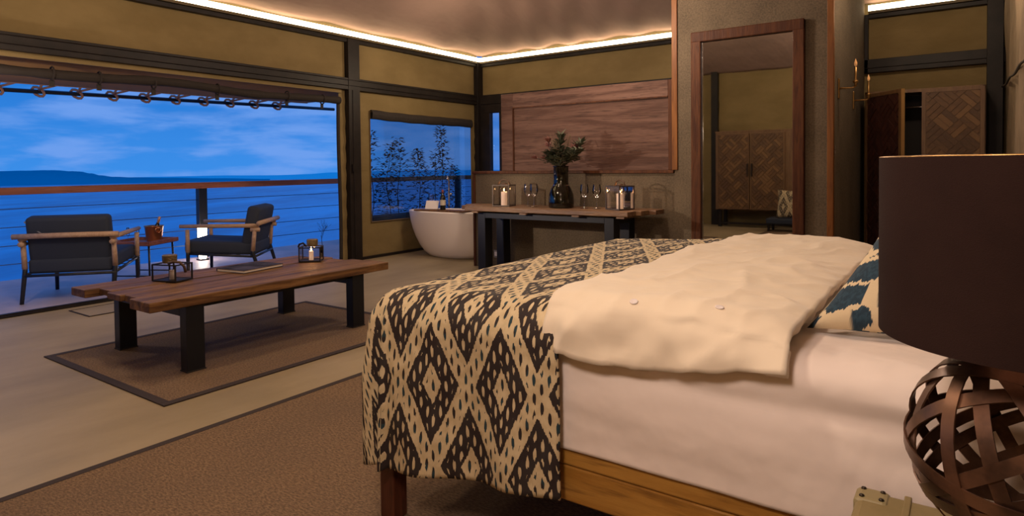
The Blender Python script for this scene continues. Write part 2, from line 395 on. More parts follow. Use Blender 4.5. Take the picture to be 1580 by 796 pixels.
# ------------------------------------------------------------------ walls: canvas panels in a steel frame
def canvas_panel(name, parent, o, ux, w, h, amp=.018, seed=0, m=CANVAS, n=None):
    """panel from origin o along unit vector ux, rising h; it bellies slightly between its fixings"""
    ux = Vector(ux); nrm = ux.cross(Vector((0,0,1))); o = Vector(o)
    nu = max(8, int(w*9)); nv = max(6, int(h*12))
    def fn(u, v):
        e = (math.sin(PI*u)**.5)*(math.sin(PI*v)**.5)
        d = amp*(e*1.2*fbm(u*w*1.1+seed, v*h*2.2, seed)) + amp*.5*e*math.sin(v*5+u*w*3+seed)
        # puckers near the corners
        for cu in (0, 1):
            q = abs(u-cu)*w
            d += .010*math.exp(-q*4)*math.sin((v*h*26)+q*9+seed)*e
        return o+ux*(u*w)+Vector((0,0,v*h))+nrm*d
    return grid(name, nu, nv, fn, m, parent)
ZB0, ZB1, ZL = 2.20, 2.35, 2.84
wl = sroot('wall_left', (XL, 2.4, 0)); P = Vector((XL, 2.4, 0))
def rel(v): return Vector(v)-P
for y0, y1, s_ in ((YF, 5.47, 1), (5.67, YB-.08, 2)):
    canvas_panel('canvas_panel', wl, rel((XL-.02, y0, ZB1-.02)), (0,1,0), y1-y0, ZL-ZB1+.06, .022, s_)
# outer skin behind the canvas keeps the wall solid
# lower canvas panel around the bath window, a frame of four cloth pieces
wy0, wy1, wz0, wz1 = 5.87, 8.0, .48, 1.95
canvas_panel('canvas_panel', wl, rel((XL-.02, 5.66, 0.02)), (0,1,0), YB-.1-5.66, wz0-.02, .014, 4)
canvas_panel('canvas_panel', wl, rel((XL-.02, 5.66, wz1)), (0,1,0), YB-.1-5.66, ZB0+.02-wz1, .014, 5)
canvas_panel('canvas_panel', wl, rel((XL-.02, 5.66, wz0)), (0,1,0), wy0-5.66, wz1-wz0, .006, 6)
canvas_panel('canvas_panel', wl, rel((XL-.02, wy1, wz0)), (0,1,0), YB-.1-wy1, wz1-wz0, .006, 7)
canvas_panel('canvas_panel', wl, rel((XL-.02, YF, 0)), (0,1,0), 1.15, ZB0+.02, .02, 8)
canvas_panel('jamb_cloth', wl, rel((XL-.03, 5.375, 0.02)), (0,1,0), .12, 2.2, .006, 11)
MB().tube([rel((XL-.02, 5.36+.008*math.sin(z*3), z)) for z in [i*.1 for i in range(0, 22)]], .022, 8).build('jamb_cord', BLACKR, wl, smooth=True)
MB().tube([rel((XL-.01, wy0, wz0)), rel((XL-.01, wy0, wz1)), rel((XL-.01, wy1, wz1)), rel((XL-.01, wy1, wz0))], .011, 6, close=True).build('window_piping', mat('window_piping', (.13, .085, .035), .8), wl)
MB().box(rel((XL-.05, 5.66, -.0)), rel((XL+.012, YB-.1, .035))).build('floor_batten', STEEL, wl)
# solid outside sheet so that the sky does not shine through the seams
MB().box(rel((XL-.07, YF, ZB0)), rel((XL-.05, YB, 3.05))).build('outer_skin', CANVAS, wl)
wn = sroot('window_1', (XL, 6.93, 0))
MB().box((-.032, wy0-6.93-.01, wz0-.01), (-.028, wy1-6.93+.01, wz1+.01)).build('mesh_pane', SCREEN, wn)
bl = tag(grid('rolled_window_blind', 40, 12, lambda u, v: (XL+.035+.035*math.cos(v*2*PI)-.02, wy0+.0+(wy1-wy0-.02)*u, 1.95-.040-.03*u-.008*math.sin(u*PI*1.5)+(.062)*math.sin(v*2*PI)+.003*math.sin(u*31)), BLACKR), 'dark canvas blind rolled up along the top of the bath window', 'blind')
tf = sroot('trim_2', (XL, 2.4, 0))
def beam(lo, hi, parent=None, name='beam'): return MB().box(Vector(lo)-parent.location, Vector(hi)-parent.location).build(name, STEEL, parent, bevel=.004)
beam((XL-.045, YF, ZB0), (XL+.044, YB, ZB1), tf)
beam((XL+.05, YF, ZB0+.05), (XL+.062, YB-.1, ZB0+.055), tf, 'beam_rib'); beam((XL+.05, YF, ZB1-.03), (XL+.058, YB-.1, ZB1-.022), tf, 'beam_rib')
beam((XL-.05, YF, 2.805), (XL+.035, YB, 2.85), tf, 'top_rail')
for y0, y1 in ((5.475, 5.66),): 
    beam((XL-.05, y0, 0), (XL+.05, y1, 2.85), tf, 'post'); beam((XL+.05, y0+.055, 0), (XL+.06, y0+.065, 2.2), tf, 'post_rib')
beam((XL-.05, YF, 0), (XL+.05, YF+.1, 2.85), tf, 'post')
beam((XL-.05, .35, 0), (XL+.05, .45, 2.2), tf, 'post')
beam((XL-.05, YB-.12, 0), (XL+.058, YB+.02, 2.88), tf, 'corner_post')
MB().box((-.0, 0, 0), (.03, .05, .1)).build('door_latch', STEEL, tf).location = (.05, 3.1, 1.15)

wb = sroot('wall_back', (-3, YB, 0)); P = wb.location.copy()
canvas_panel('canvas_panel', wb, (XL+.0-P.x, .02, ZB1-.02), (1,0,0), -3.1-XL, ZL-ZB1+.06, .022, 21)
canvas_panel('canvas_panel', wb, (-3.3-P.x, .02, ZB1-.02), (1,0,0), .95, ZL-ZB1+.06, .02, 22)
canvas_panel('canvas_panel', wb, (-.94-P.x, .02, ZB1-.02), (1,0,0), 1.2, ZL-ZB1+.06, .02, 23)
canvas_panel('canvas_panel', wb, (-.94-P.x, .02, 0), (1,0,0), 1.2, ZB0+.02, .02, 24)
canvas_panel('canvas_panel', wb, (-6.02-P.x, .02, 0), (1,0,0), 5.1, ZB0+.02, .02, 25)
MB().box((XL-P.x, .08, 2.2), (XR+.1-P.x, .1, 3.05)).build('outer_skin', CANVAS, wb)
MB().box((-6.0-P.x, .08, 0), (XR+.1-P.x, .1, 2.2)).build('outer_skin', CANVAS, wb)
tb = sroot('trim_3', (-3, YB, 0))
beam((XL, YB-.05, ZB0), (XR, YB+.05, ZB1), tb); beam((XL, YB-.04, 2.805), (XR, YB+.05, 2.85), tb, 'top_rail')
beam((-.94, YB-.06, 2.25), (.2, YB-.05, 2.256), tb, 'beam_rib')
beam((-.94, YB-.05, ZB0), (-.90, YB+.03, 2.85), tb, 'post'); beam((.165, YB-.1, 0), (.30, YB+.04, 2.9), tb, 'post')
beam((XL+.05, YB-.042, 0), (-6.22, YB+.05, 2.195), tb, 'window_post'); beam((-6.04, YB-.03, 0), (-5.98, YB+.05, 2.2), tb, 'window_post')
beam((XL+.1, YB-.046, 2.06), (-5.98, YB+.05, 2.195), tb, 'window_head')
w2 = sroot('window_2', (-6.1, YB, 0)); MB().box((-.12, 0, .1), (.08, .006, 2.08)).build('pane', WPANE, w2)

wr = sroot('wall_right', (XR, 3, 0))
def rw(u, v):
    y = YF+(YB-YF)*u; z = 3.0*v; e = min(1, v*4)*min(1, (1-v)*6+.2)
    d = .022*fbm(y*1.3, z*.5, 3)+.012*e*math.sin(y*9+2*math.sin(z*1.3))+.010*math.sin(y*4.1+z*2.2)
    return (-d-.0, y-3, z)
grid('canvas_panel', 150, 36, rw, SIDECANVAS, wr)
MB().box((.05, YF-3, 0), (.07, YB+.1-3, 3.05)).build('outer_skin', CANVAS, wr)
MB().tube([Vector((-.035, y-3, 1.958-(8.9-y)*.038+.01*math.sin(y*5))) for y in [4.5+i*.18 for i in range(20)]], .009, 6).build('guy_seam', mat('guy_seam', (.035, .028, .018), .8), wr, smooth=True)

wf = sroot('wall_front', (-3, YF, 0))
canvas_panel('canvas_panel', wf, (XL+3, 0, 0), (1,0,0), XR-XL, 3.3, .05, 31)
MB().box((XL+3, -.1, 0), (XR+3, -.08, 3.6)).build('outer_skin', CANVAS, wf)
MB().box((-1.15, .0, 0), (-1.02, .12, 3.12)).build('post', STEEL, wf)
MB().box((XL+3, .0, 3.17), (XR+3, .05, 3.20)).build('painted_led_line', mat('painted_led_line', (.8, .68, .5), .7), wf)  # pale trim colour stands in for a dim LED line seen in the mirror

# LED strips on the wall heads
def led(lo, hi, lab, m=LEDM): 
    lo = Vector(lo); hi = Vector(hi); c = (lo+hi)/2
    t = thing('light_strip', lab, 'light strip', c)
    MB().box(lo-c, hi-c).build('diffuser', m, t)
    e = Vector((.012, .012, 0)); MB().box((lo.x-c.x, lo.y-c.y, lo.z-c.z-.03), (hi.x-c.x, hi.y-c.y, lo.z-c.z-.002)).build('channel', mat('led_channel', (.10, .07, .03), .6), t)
led((XL+.0, YF+.2, 2.885), (XL+.055, YB-.06, 2.945), 'bright warm light strip along the head of the window wall')
led((XL+.06, YB-.06, 2.885), (-2.45, YB-.005, 2.945), 'bright warm light strip on the back wall above the wood panel')
led((-.90, YB-.06, 2.885), (XR-.05, YB-.005, 2.945), 'warm light strip on the back wall above the wardrobe')

# ------------------------------------------------------------------ partition: half wall and tall mirror wall
wp = sroot('wall_partition', (-3, 6.07, 0)); P = wp.location.copy()
MB().box((-4.85+3, 0, 0), (-2.34+3, .34, 1.12)).build('half_wall', WALLFAB, wp)
MB().box((-2.34+3, 0, 0), (-.94+3, YB-.02-6.07, 3.75)).build('tall_block', WALLFAB, wp)
MB().box((-4.88+3, -.02, 1.118), (-2.345+3, .36, 1.148)).build('ledge', MIRW, wp, bevel=.004)
t5 = sroot('trim_4', (-3, 6.07, 0))
MB().box((-4.872+3, -.014, 0), (-4.84+3, .02, 1.118)).build('corner_strip', MIRW, t5, bevel=.002)
MB().box((-2.36+3, -.015, 1.15), (-2.305+3, .02, 3.7)).build('corner_strip', STRIPW, t5, bevel=.003)
MB().box((-.975+3, -.015, 0), (-.925+3, .04, 3.7)).build('corner_strip', STRIPW, t5, bevel=.003)
# wooden panel standing on the ledge
wpn = thing('wooden_wall_panel', 'large red-brown framed wooden panel standing on the half wall behind the vase', 'panel', (-3.48, 6.2, 1.149))
x0, x1, H = -4.54+3.48, -2.38+3.48, .91
bz = [0, .13, .28, .44, .585, .745]
for a, b in zip(bz, bz[1:]): MB().box((x0+.12, .012, a), (x1-.06, .04, b-.001)).build('board', PANELW, wpn, bevel=.001)
for a, b in ((x0, x0+.17), (x1-.075, x1)): MB().box((a, 0, 0), (b, .05, H)).build('stile', MIRW if a > 0 else PANELW, wpn, bevel=.004)
MB().box((x0+.17, 0, .745), (x1-.075, .05, H)).build('top_rail', PANELW, wpn, bevel=.004)
MB().box((x0+.17, -.008, .735), (x1-.075, .01, .748)).build('moulding', MIRW, wpn); MB().box((x0+.166, -.008, 0), (x0+.178, .01, .745)).build('moulding', MIRW, wpn)

# mirror on the tall block
mr = thing('wall_mirror', 'tall mirror in a dark red-brown wooden frame on the partition', 'mirror', (-1.65, 6.07, 0))
mx0, mx1, mt = -2.155+1.65, -1.15+1.65, 2.455
fw = .095
MB().box((mx0, -.055, .12), (mx0+fw, 0, mt)).build('frame_stile', MIRW, mr, bevel=.008); MB().box((mx1-fw, -.055, .12), (mx1, 0, mt)).build('frame_stile', MIRW, mr, bevel=.008)
MB().box((mx0, -.057, mt-fw), (mx1, 0, mt+.002)).build('frame_rail', MIRW, mr, bevel=.008); MB().box((mx0, -.057, .12), (mx1, 0, .12+fw)).build('frame_rail', MIRW, mr, bevel=.008)
MB().box((mx0+fw-.005, -.018, .2), (mx1-fw+.005, -.012, mt-fw+.005)).build('mirror_glass', MIRROR, mr)
MB().box((mx0+fw, -.024, .215), (mx0+fw+.012, -.0185, mt-fw)).build('bright_edge', CHROME, mr)

# ------------------------------------------------------------------ sconces, switch, socket
def sconce(y, z, lab):
    s = thing('wall_sconce', lab, 'wall light', (-.94, y, z), 0, 'brass candle arms on the return wall')
    MB().box((0, -.022, -.09), (.014, .022, .09)).build('backplate', BRASS, s, bevel=.006)
    MB().tube([(.01, 0, 0), (.07, 0, 0), (.12, -.0, 0), (.14, 0, .012)], .0075, 8).build('arm', BRASS, s, smooth=True)
    MB().lathe([(.0, .0), (.016, .003), (.008, .02), (.022, .035), (.024, .05), (.018, .052)], (.14, 0, .01), 14).build('candle_cup', BRASS, s, smooth=True)
    MB().lathe([(.010, .05), (.010, .17), (.0, .172)], (.14, 0, .01), 12).build('candle_tube', BRASS, s, smooth=True)
    MB().lathe([(.0, .172), (.012, .185), (.013, .205), (.0, .245)], (.14, 0, .01), 10).build('bulb', mat('amber_bulb', (.8, .4, .15), .3, emit=((1, .5, .2), .15)), s, smooth=True)
    return s
sconce(6.39, 1.865, 'brass candle arm nearer the corner strip of the tall partition')
sconce(7.31, 1.83, 'brass candle arm farther back, beside the open wardrobe door')
sw = thing('light_switch', 'small switch plate by the wooden corner strip', 'switch', (-.94, 6.16, 1.315))
MB().box((0, -.03, -.055), (.008, .03, .055)).build('plate', PLASTD, sw, bevel=.003)
for z in (-.022, .022): MB().box((.008, -.012, z-.014), (.014, .012, z+.014)).build('rocker', PLASTIC, sw, bevel=.002)
so = thing('wall_socket', 'grey double socket low on the half wall behind the console', 'socket', (-4.5, 6.07, .17))
MB().box((-.07, -.01, -.045), (.07, 0, .045)).build('plate', PLASTIC, so, bevel=.004)
for x in (-.032, .032): MB().box((x-.022, -.016, -.025), (x+.022, -.01, .025)).build('socket_outlet', WHITEC, so, bevel=.003)

# ------------------------------------------------------------------ parquet doors
def clip(poly, x0, x1, y0, y1):
    def cut(P, f, inter):
        R = []
        for i in range(len(P)):
            a, b = P[i-1], P[i]
            if f(b):
                if not f(a): R.append(inter(a, b))
                R.append(b)
            elif f(a): R.append(inter(a, b))
        return R
    def ix(X0): return lambda a, b: (X0, a[1]+(b[1]-a[1])*(X0-a[0])/(b[0]-a[0]))
    def iy(Y0): return lambda a, b: (a[0]+(b[0]-a[0])*(Y0-a[1])/(b[1]-a[1]), Y0)
    for f, i in ((lambda p: p[0] >= x0, ix(x0)), (lambda p: p[0] <= x1, ix(x1)), (lambda p: p[1] >= y0, iy(y0)), (lambda p: p[1] <= y1, iy(y1))):
        if poly: poly = cut(poly, f, i)
    return poly
def area(p): return abs(sum(p[i-1][0]*p[i][1]-p[i][0]*p[i-1][1] for i in range(len(p))))/2
def parquet(parent, W, H, m, s=.075, n=3, d0=-.006, th=.012):
    """diagonal basket weave blocks clipped to the door field, each block a piece; local x across, z up, front at -y"""
    L = s*n; g = .0025; c45 = math.cos(PI/4)
    R = int((W+H)/L)+2
    for i in range(-R, R+1):
        for j in range(-R, R+1):
            for k in range(n):
                if (i+j) % 2: r = (i*L+g, j*L+k*s+g, (i+1)*L-g, j*L+(k+1)*s-g)
                else: r = (i*L+k*s+g, j*L+g, i*L+(k+1)*s-g, (j+1)*L-g)
                q = [(r[0], r[1]), (r[2], r[1]), (r[2], r[3]), (r[0], r[3])]
                q = [(c45*(a-b)+W*.37, c45*(a+b)+H*.4) for a, b in q]
                q = clip(q, 0, W, 0, H)
                if len(q) < 3 or area(q) < 5e-4: continue
                cx = sum(p[0] for p in q)/len(q); cz = sum(p[1] for p in q)/len(q)
                lift = random.uniform(-.002, .003)
                o = MB().prism([(p[0]-cx, p[1]-cz) for p in q], -lift, th, lambda v: Vector((v.x, v.z, v.y))).build('wood_block', m, parent)
                o.location = (cx, d0, cz)
def door(name, parent, W, H, m, fm, loc, rz=0, s=.075):
    e = bpy.data.objects.new(name, None); sc.collection.objects.link(e); e.parent = parent; e.location = loc; e.rotation_euler = (0,0,rz)
    return e
# wardrobe at the back right
wd = thing('wardrobe', 'wooden wardrobe with diagonal parquet doors against the back wall, left door open', 'wardrobe', (-.35, 7.75, 0))
ax0, ax1, WT = -.88+.35, .155+.35, 1.945
bmx = MB(); bmx.box((ax0, 0, .08), (ax0+.03, .43, WT)).box((ax1-.03, 0, .08), (ax1, .43, WT)).box((ax0+.03, .40, .08), (ax1-.03, .43, WT)).box((ax0+.03, 0, .08), (ax1-.03, .40, .11)).box((ax0-.0, -.0, WT-.03), (ax1+.0, .43, WT+.002)); bmx.build('carcass', CABW, wd)
MB().box((ax0+.031, .36, .12), (ax1-.031, .399, WT-.035)).build('back_lining', DARKIN, wd)
MB().tube([(ax0+.03, .2, WT-.17), (ax1-.03, .2, WT-.17)], .012, 8).build('hanging_rail', CHROME, wd, smooth=True)
for x in (ax0+.05, ax1-.05):
    for y in (.05, .38): MB().box((x-.03, y-.03, 0), (x+.03, y+.03, .08)).build('leg', CABW, wd)
DW, DH = .515, WT-.13
def parq_door(parent, loc, rz, W, H, m, fm, frame=.035):
    pn = MB().box((0, .004, 0), (W, .02, H)).build('door', fm, parent); pn.location = loc; pn.rotation_euler = (0,0,rz)
    f = MB(); f.box((0, -.012, 0), (frame, .0035, H)).box((W-frame, -.012, 0), (W, .0035, H)).box((frame, -.012, 0), (W-frame, .0035, frame)).box((frame, -.012, H-frame), (W-frame, .0035, H)); f.build('door_frame', fm, pn)
    return pn
pd = parq_door(wd, (-.02, -.025, .1), 0, DW, DH+.02, PARQ, CABW)
# blocks are sub-parts of the door
def blocks(pn, W, H, m, frame=.035, s=.052, n=3):
    e_children = []
    k0 = len(bpy.data.objects)
    before = set(bpy.data.objects)
    parquet(pn, W-2*frame-.004, H-2*frame-.004, m, s, n, d0=-.009)
    for o in set(bpy.data.objects)-before: o.location.x += frame+.002; o.location.z += frame+.002
blocks(pd, DW, DH+.02, PARQ)
# open left door: hinged at the left stile, free edge swung towards the room
dv = Vector((-.512+.35, 7.3-7.75, 0))-Vector((ax0+.01, -.01, 0)); ang = math.atan2(dv.y, dv.x); OW = dv.length
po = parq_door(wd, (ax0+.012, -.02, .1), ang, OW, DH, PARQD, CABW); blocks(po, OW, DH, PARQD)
MB().box((OW-.004, -.012, 0), (OW+.004, .024, DH)).build('pale_door_edge', mat('pale_edge_wood', (.30, .17, .06), .5), po)

# cabinet on the wall behind the camera, seen in the mirror
cb = thing('parquet_cabinet', 'brown parquet door cabinet reflected in the wall mirror', 'cabinet', (-3.21, -.29, 0), PI)
# local frame is turned by 180 degrees: local -y faces the room
cw = 1.5; cx0 = -.76
b = MB(); b.box((cx0, 0, .33), (cx0+cw, .42, 1.8)).box((cx0-.01, -.0, 1.8), (cx0+cw+.01, .43, 1.83)); b.build('body', CABW, cb, bevel=.003)
for i in range(2):
    d_ = parq_door(cb, (cx0+.24+i*.625, -.026, .35), 0, .60, 1.43, PARQ, CABW, .02); blocks(d_, .60, 1.43, PARQ, .02, .052, 3)
    MB().box((.56 if i == 0 else .015, -.04, .62), (.585 if i == 0 else .04, -.012, .86)).build('handle', STEEL, d_, bevel=.004)
for x in (cx0+.04, cx0+cw-.10):
    for y in (.02, .36): MB().box((x, y, 0), (x+.06, y+.06, .33)).build('leg', STEEL, cb)
MB().box((cx0+.05, .05, .05), (cx0+cw-.05, .09, .09)).build('stretcher', STEEL, cb)

bn = thing('upholstered_bench', 'low dark bench in front of the reflected cabinet', 'bench', (-2.5, .10, 0))
MB().box((-.38, -.2, .14), (.38, .2, .24)).build('seat', CUSH, bn, bevel=.02, seg=3)
for x in (-.34, .34):
    for y in (-.16, .16): MB().box((x-.02, y-.02, .0062), (x+.02, y+.02, .14)).build('leg', STEEL, bn)
# ------------------------------------------------------------------ rugs
def rug(name, lab, x0, x1, y0, y1, bw):
    t = thing(name, lab, 'rug', ((x0+x1)/2, (y0+y1)/2, 0)); a = (x1-x0)/2; c = (y1-y0)/2
    MB().box((-a+.005, -c+.005, .001), (a-.005, c-.005, .006)).build('woven_field', SISAL, t)
    for lo, hi in (((-a, -c), (-a+bw, c)), ((a-bw, -c), (a, c)), ((-a+bw, -c), (a-bw, -c+bw)), ((-a+bw, c-bw), (a-bw, c))): MB().box((*lo, .0005), (*hi, .0078)).build('dark_binding', RUGEDGE, t, bevel=.002)
rug('sisal_rug', 'small brown sisal rug with dark binding under the coffee table', -4.86, -3.31, 1.6, 3.62, .05)
rug('sisal_rug', 'large brown sisal rug with dark binding under the bed', -2.88, .2, -.2, 4.1, .04)
dm = thing('doormat', 'small thin beige mat by the open doorway', 'mat', (-6.08, 2.53, 0)); MB().box((-.19, -.26, .0005), (.19, .26, .005)).build('mat_field', FLOOR, dm); 
for lo, hi in (((-.2, -.27), (-.188, .27)), ((.188, -.27), (.2, .27)), ((-.188, -.27), (.188, -.258)), ((-.188, .258), (.188, .27))): MB().box((*lo, .0005), (*hi, .007)).build('mat_edge', RUGEDGE, dm)

# ------------------------------------------------------------------ coffee table
ct = thing('coffee_table', 'low rustic plank coffee table on a black steel frame', 'table', (-4.2, 2.6, 0))
TOP = .455
xs = [-4.71, -4.50, -4.32, -4.13, -3.96, -3.705]
ends = [(1.71, 3.42), (1.79, 3.50), (1.76, 3.47), (1.78, 3.53), (1.73, 3.55)]
for i in range(5):
    a, b_ = xs[i]+.005, xs[i+1]-.005; y0, y1 = ends[i]; th = .055 if i in (0, 4) else .04
    def side(u):  # wavy sawn edge
        return 0.006*fbm(u*6, i*3.1)
    n = 14; poly = []
    for k in range(n+1): poly.append((a+(side(k/n) if i else side(k/n)*2)-(-4.2), y0+(y1-y0)*k/n-2.6))
    for k in range(n, -1, -1): poly.append((b_+(side(k/n+5) if i < 4 else side(k/n+5)*2.2)-(-4.2), y0+(y1-y0)*k/n-2.6+random.uniform(-.004, .004)))
    MB().prism(poly, TOP-th+random.uniform(-.002, .002), TOP+random.uniform(-.003, .003)).build('plank', RUSTIC, ct, bevel=.006)
for y in (1.94, 3.19):
    for x in (-4.655, -3.80):
        o = MB().box((x, y, .012), (x+.075, y+.11, .40)).build('leg', TSTEEL, ct, bevel=.003); o.location = (4.2, -2.6, 0)
        o = MB().box((x-.003, y-.003, .0065), (x+.078, y+.113, .014)).build('foot_pad', BLACKR, ct); o.location = (4.2, -2.6, 0)
    MB().box((-4.58+4.2, y-2.6, .335), (-3.80+4.2, y+.11-2.6, .40)).build('crossbar', TSTEEL, ct, bevel=.003)
for x in (-4.64, -3.83): MB().box((x+4.2, 1.80-2.6, .385 if 0 else .401), (x+.08+4.2, 3.40-2.6, .412)).build('under_rail', TSTEEL, ct)
MB().box((-3.82+4.2, 1.94-2.6, .375), (-3.76+4.2, 3.2-2.6, .4005)).build('long_rail', TSTEEL, ct)

def lantern(name, lab, loc, rz, sx, sy, h, candle=.09, lit=True, fm=STEEL, ft=.008, drum=True, group=None, cr=.018):
    t = thing(name, lab, 'lantern', loc, rz, group)
    f = MB()
    for x in (-sx/2, sx/2-ft):
        for y in (-sy/2, sy/2-ft): f.box((x, y, 0), (x+ft, y+ft, h))
    for z in (0, h-ft):
        for y in (-sy/2, sy/2-ft): f.box((-sx/2+ft, y, z), (sx/2-ft, y+ft, z+ft))
        for x in (-sx/2, sx/2-ft): f.box((x, -sy/2+ft, z), (x+ft, sy/2-ft, z+ft))
    f.build('metal_frame', fm, t)
    MB().box((-sx/2+ft, -sy/2+ft, .0), (sx/2-ft, sy/2-ft, .005)).build('base', fm, t)
    g = MB()
    for y in (-sy/2+ft*.5, sy/2-ft*.5): g.bm.faces.new([g.bm.verts.new(v) for v in ((-sx/2+ft, y, ft), (sx/2-ft, y, ft), (sx/2-ft, y, h-ft), (-sx/2+ft, y, h-ft))])
    for x in (-sx/2+ft*.5, sx/2-ft*.5): g.bm.faces.new([g.bm.verts.new(v) for v in ((x, -sy/2+ft, ft), (x, sy/2-ft, ft), (x, sy/2-ft, h-ft), (x, -sy/2+ft, h-ft))])
    g.build('glass', LGLASS, t)
    c = MB().lathe([(0, .006), (cr, .006), (cr, .006+candle), (cr*.5, .004+candle), (0, .003+candle)], n=16).build('candle', CANDLE if lit else CANDLED, t, smooth='auto')
    if lit:
        MB().lathe([(0, 0), (.0055, .008), (.0045, .018), (0, .034)], (0, 0, candle+.012), 10).build('flame', FLAME, c, smooth=True)
        l = light('candle_light', 'POINT', (0, 0, candle+.03), .9, (1, .5, .2), .008); l.parent = t
    else: MB().tube([(0, 0, candle), (.001, 0, candle+.015)], .0015, 5).build('wick', STEEL, c)
    return t
a = lantern('candle_lantern', 'small open-frame lantern with unlit candle, left on the coffee table', (-4.37, 2.19, TOP+.004), math.radians(18), .20, .15, .115, .062, False)
MB().lathe([(0, 0), (.045, 0), (.047, .05), (.042, .055), (0, .055)], (-.02, .0, .117), 20).build('lid_tin', DRUM, a, smooth='auto')
MB().tube([(.02, -.05, .12), (.07, -.06, .135), (.11, -.045, .13), (.12, -.02, .10), (.122, -.01, .06)], .009, 8).build('strap_handle', HANDLE, a, smooth=True)
b = lantern('candle_lantern', 'small open-frame lantern with lit candle, right end of the coffee table', (-4.31, 3.27, TOP+.004), math.radians(42), .17, .15, .115, .072, True)
MB().lathe([(0, 0), (.042, 0), (.045, .05), (.04, .057), (0, .057)], (.01, .0, .117), 20).build('lid_tin', DRUM, b, smooth='auto')
MB().tube([(-.03, -.04, .12), (-.05, -.06, .15), (-.08, -.06, .14), (-.09, -.04, .118)], .008, 8).build('strap_handle', STEEL, b, smooth=True)
bk = thing('magazine', 'dark glossy magazine lying on the coffee table', 'magazine', (-4.375, 2.775, TOP+.002), math.radians(10))
MB().box((-.135, -.185, .002), (.133, .181, .018)).build('pages', PAPER, bk); MB().box((-.138, -.188, .018), (.138, .185, .021)).build('front_cover', COVERB, bk); MB().box((-.138, -.188, .0), (.138, .185, .002)).build('back_cover', COVERB, bk); MB().box((-.142, -.188, 0), (-.137, .185, .021)).build('spine', COVERB, bk)

# ------------------------------------------------------------------ outdoor armchairs
def armchair(lab, loc, facing, W=.74, D=.78):
    """local +x is the front, deck level z=0; arm height .60"""
    t = thing('outdoor_armchair', lab, 'armchair', loc, facing, 'grey armchairs on the deck')
    AH = .605; hw = W/2; hd = D/2
    for sx in (1, -1):
        for sy in (1, -1):
            splay = .06*sx if sx < 0 else .0
            top = Vector((sx*(hd-.05), sy*(hw-.03), .30)); 
            MB().tube([top+Vector((splay*1.4, 0, -.30)), top, top+Vector((0, 0, .04))], [.017, .021, .021], 10).build('leg', DMET, t, smooth=True)
            MB().tube([top+Vector((0, 0, .02)), Vector((sx*(hd-.05)-(.025 if sx < 0 else 0), sy*(hw-.03), AH-.03))], [.024, .022], 12).build('arm_post', ARMW, t, smooth=True)
    for sy in (1, -1):
        MB().tube([(-hd-.02, sy*(hw-.03), AH), (0, sy*(hw-.03), AH+.004), (hd+.03, sy*(hw-.03), AH+.008)], [.024, .024, .021], 12).build('armrest', ARMW, t, smooth=True)
        MB().tube([(-hd+.02, sy*(hw-.03), .255), (hd-.05, sy*(hw-.03), .305)], .014, 8).build('side_rail', DMET, t, smooth=True)
        c = MB().tube([(-hd-.03, sy*(hw-.03), AH-.045), (-hd+.07, sy*(hw-.03), AH-.045)], .024, 12).build('dowel_end', ARMW, t, smooth=True)
    MB().tube([(-hd-.035, -hw-.03, AH+.03), (-hd-.045, 0, AH+.034), (-hd-.035, hw+.03, AH+.03)], .026, 12).build('back_rail', ARMW, t, smooth=True)
    MB().tube([(-hd+.03, -hw+.03, .255), (-hd+.03, hw-.03, .255)], .014, 8).build('cross_rail', DMET, t, smooth=True)
    MB().tube([(hd-.06, -hw+.03, .305), (hd-.06, hw-.03, .305)], .014, 8).build('cross_rail', DMET, t, smooth=True)
    s = MB()
    for k in range(5): s.box((-hd+.04+k*.15, -hw+.03, .272+.009*k), (-hd+.08+k*.15, hw-.03, .276+.009*k))
    s.build('seat_webbing', CUSH, t)
    seat = MB().box((-hd+.04, -hw+.055, .285), (hd-.0, hw-.055, .43)); o = seat.build('seat_cushion', CUSH, t, smooth=True, bevel=.035, seg=4)
    for v in o.data.vertices:
        v.co.z += (v.co.x)*.05
    bkc = MB().box((-.065, -hw+.06, -.02), (.075, hw-.06, .43)).build('back_cushion', CUSH, t, smooth=True, bevel=.04, seg=4); bkc.location = (-hd+.12, 0, .395); bkc.rotation_euler = (0, -.2, 0)
    return t
ac1 = armchair('grey armchair with teak arms seen from behind, left on the deck', (-7.29, 2.78, -.04), 2.4486, .82, .80)
tg = MB().box((-.004, -.11, -.006), (.0, .11, .006), R=Matrix.Rotation(.7, 3, 'X')).build('zip_flap', mat('pale_piping', (.2, .2, .22), .6), ac1); tg.location = (-.40, .27, .70)
ac2 = armchair('grey armchair with teak arms seen side on, right on the deck', (-7.07, 4.235, -.04), 3.8666, .79, .80)

# side table with ice bucket
st = thing('outdoor_side_table', 'small tray table with dark legs between the deck armchairs', 'table', (-7.72, 3.55, -.04), math.radians(30))
MB().box((-.25, -.25, .40), (.25, .25, .418)).build('tray_base', TRAYW, st, bevel=.003)
for lo, hi in (((-.26, -.26), (-.235, .26)), ((.235, -.26), (.26, .26)), ((-.235, -.26), (.235, -.235)), ((-.235, .235), (.235, .26))): MB().box((*lo, .405), (*hi, .45)).build('tray_rim', TRAYW, st, bevel=.004)
for x in (-.21, .21):
    for y in (-.21, .21): MB().tube([(x, y, .40), (x*1.05, y*1.05, 0)], .011, 8).build('leg', DMET, st, smooth=True)
for a in ((-1, -1, 1, -1), (-1, 1, 1, 1)): MB().tube([(.21*a[0], .21*a[1], .06), (.21*a[2], .21*a[3], .06)], .008, 6).build('stretcher', DMET, st, smooth=True)
bz0 = -.04+.4185
ib = thing('ice_bucket', 'copper ice bucket on the deck side table', 'ice bucket', (-7.70, 3.66, bz0))
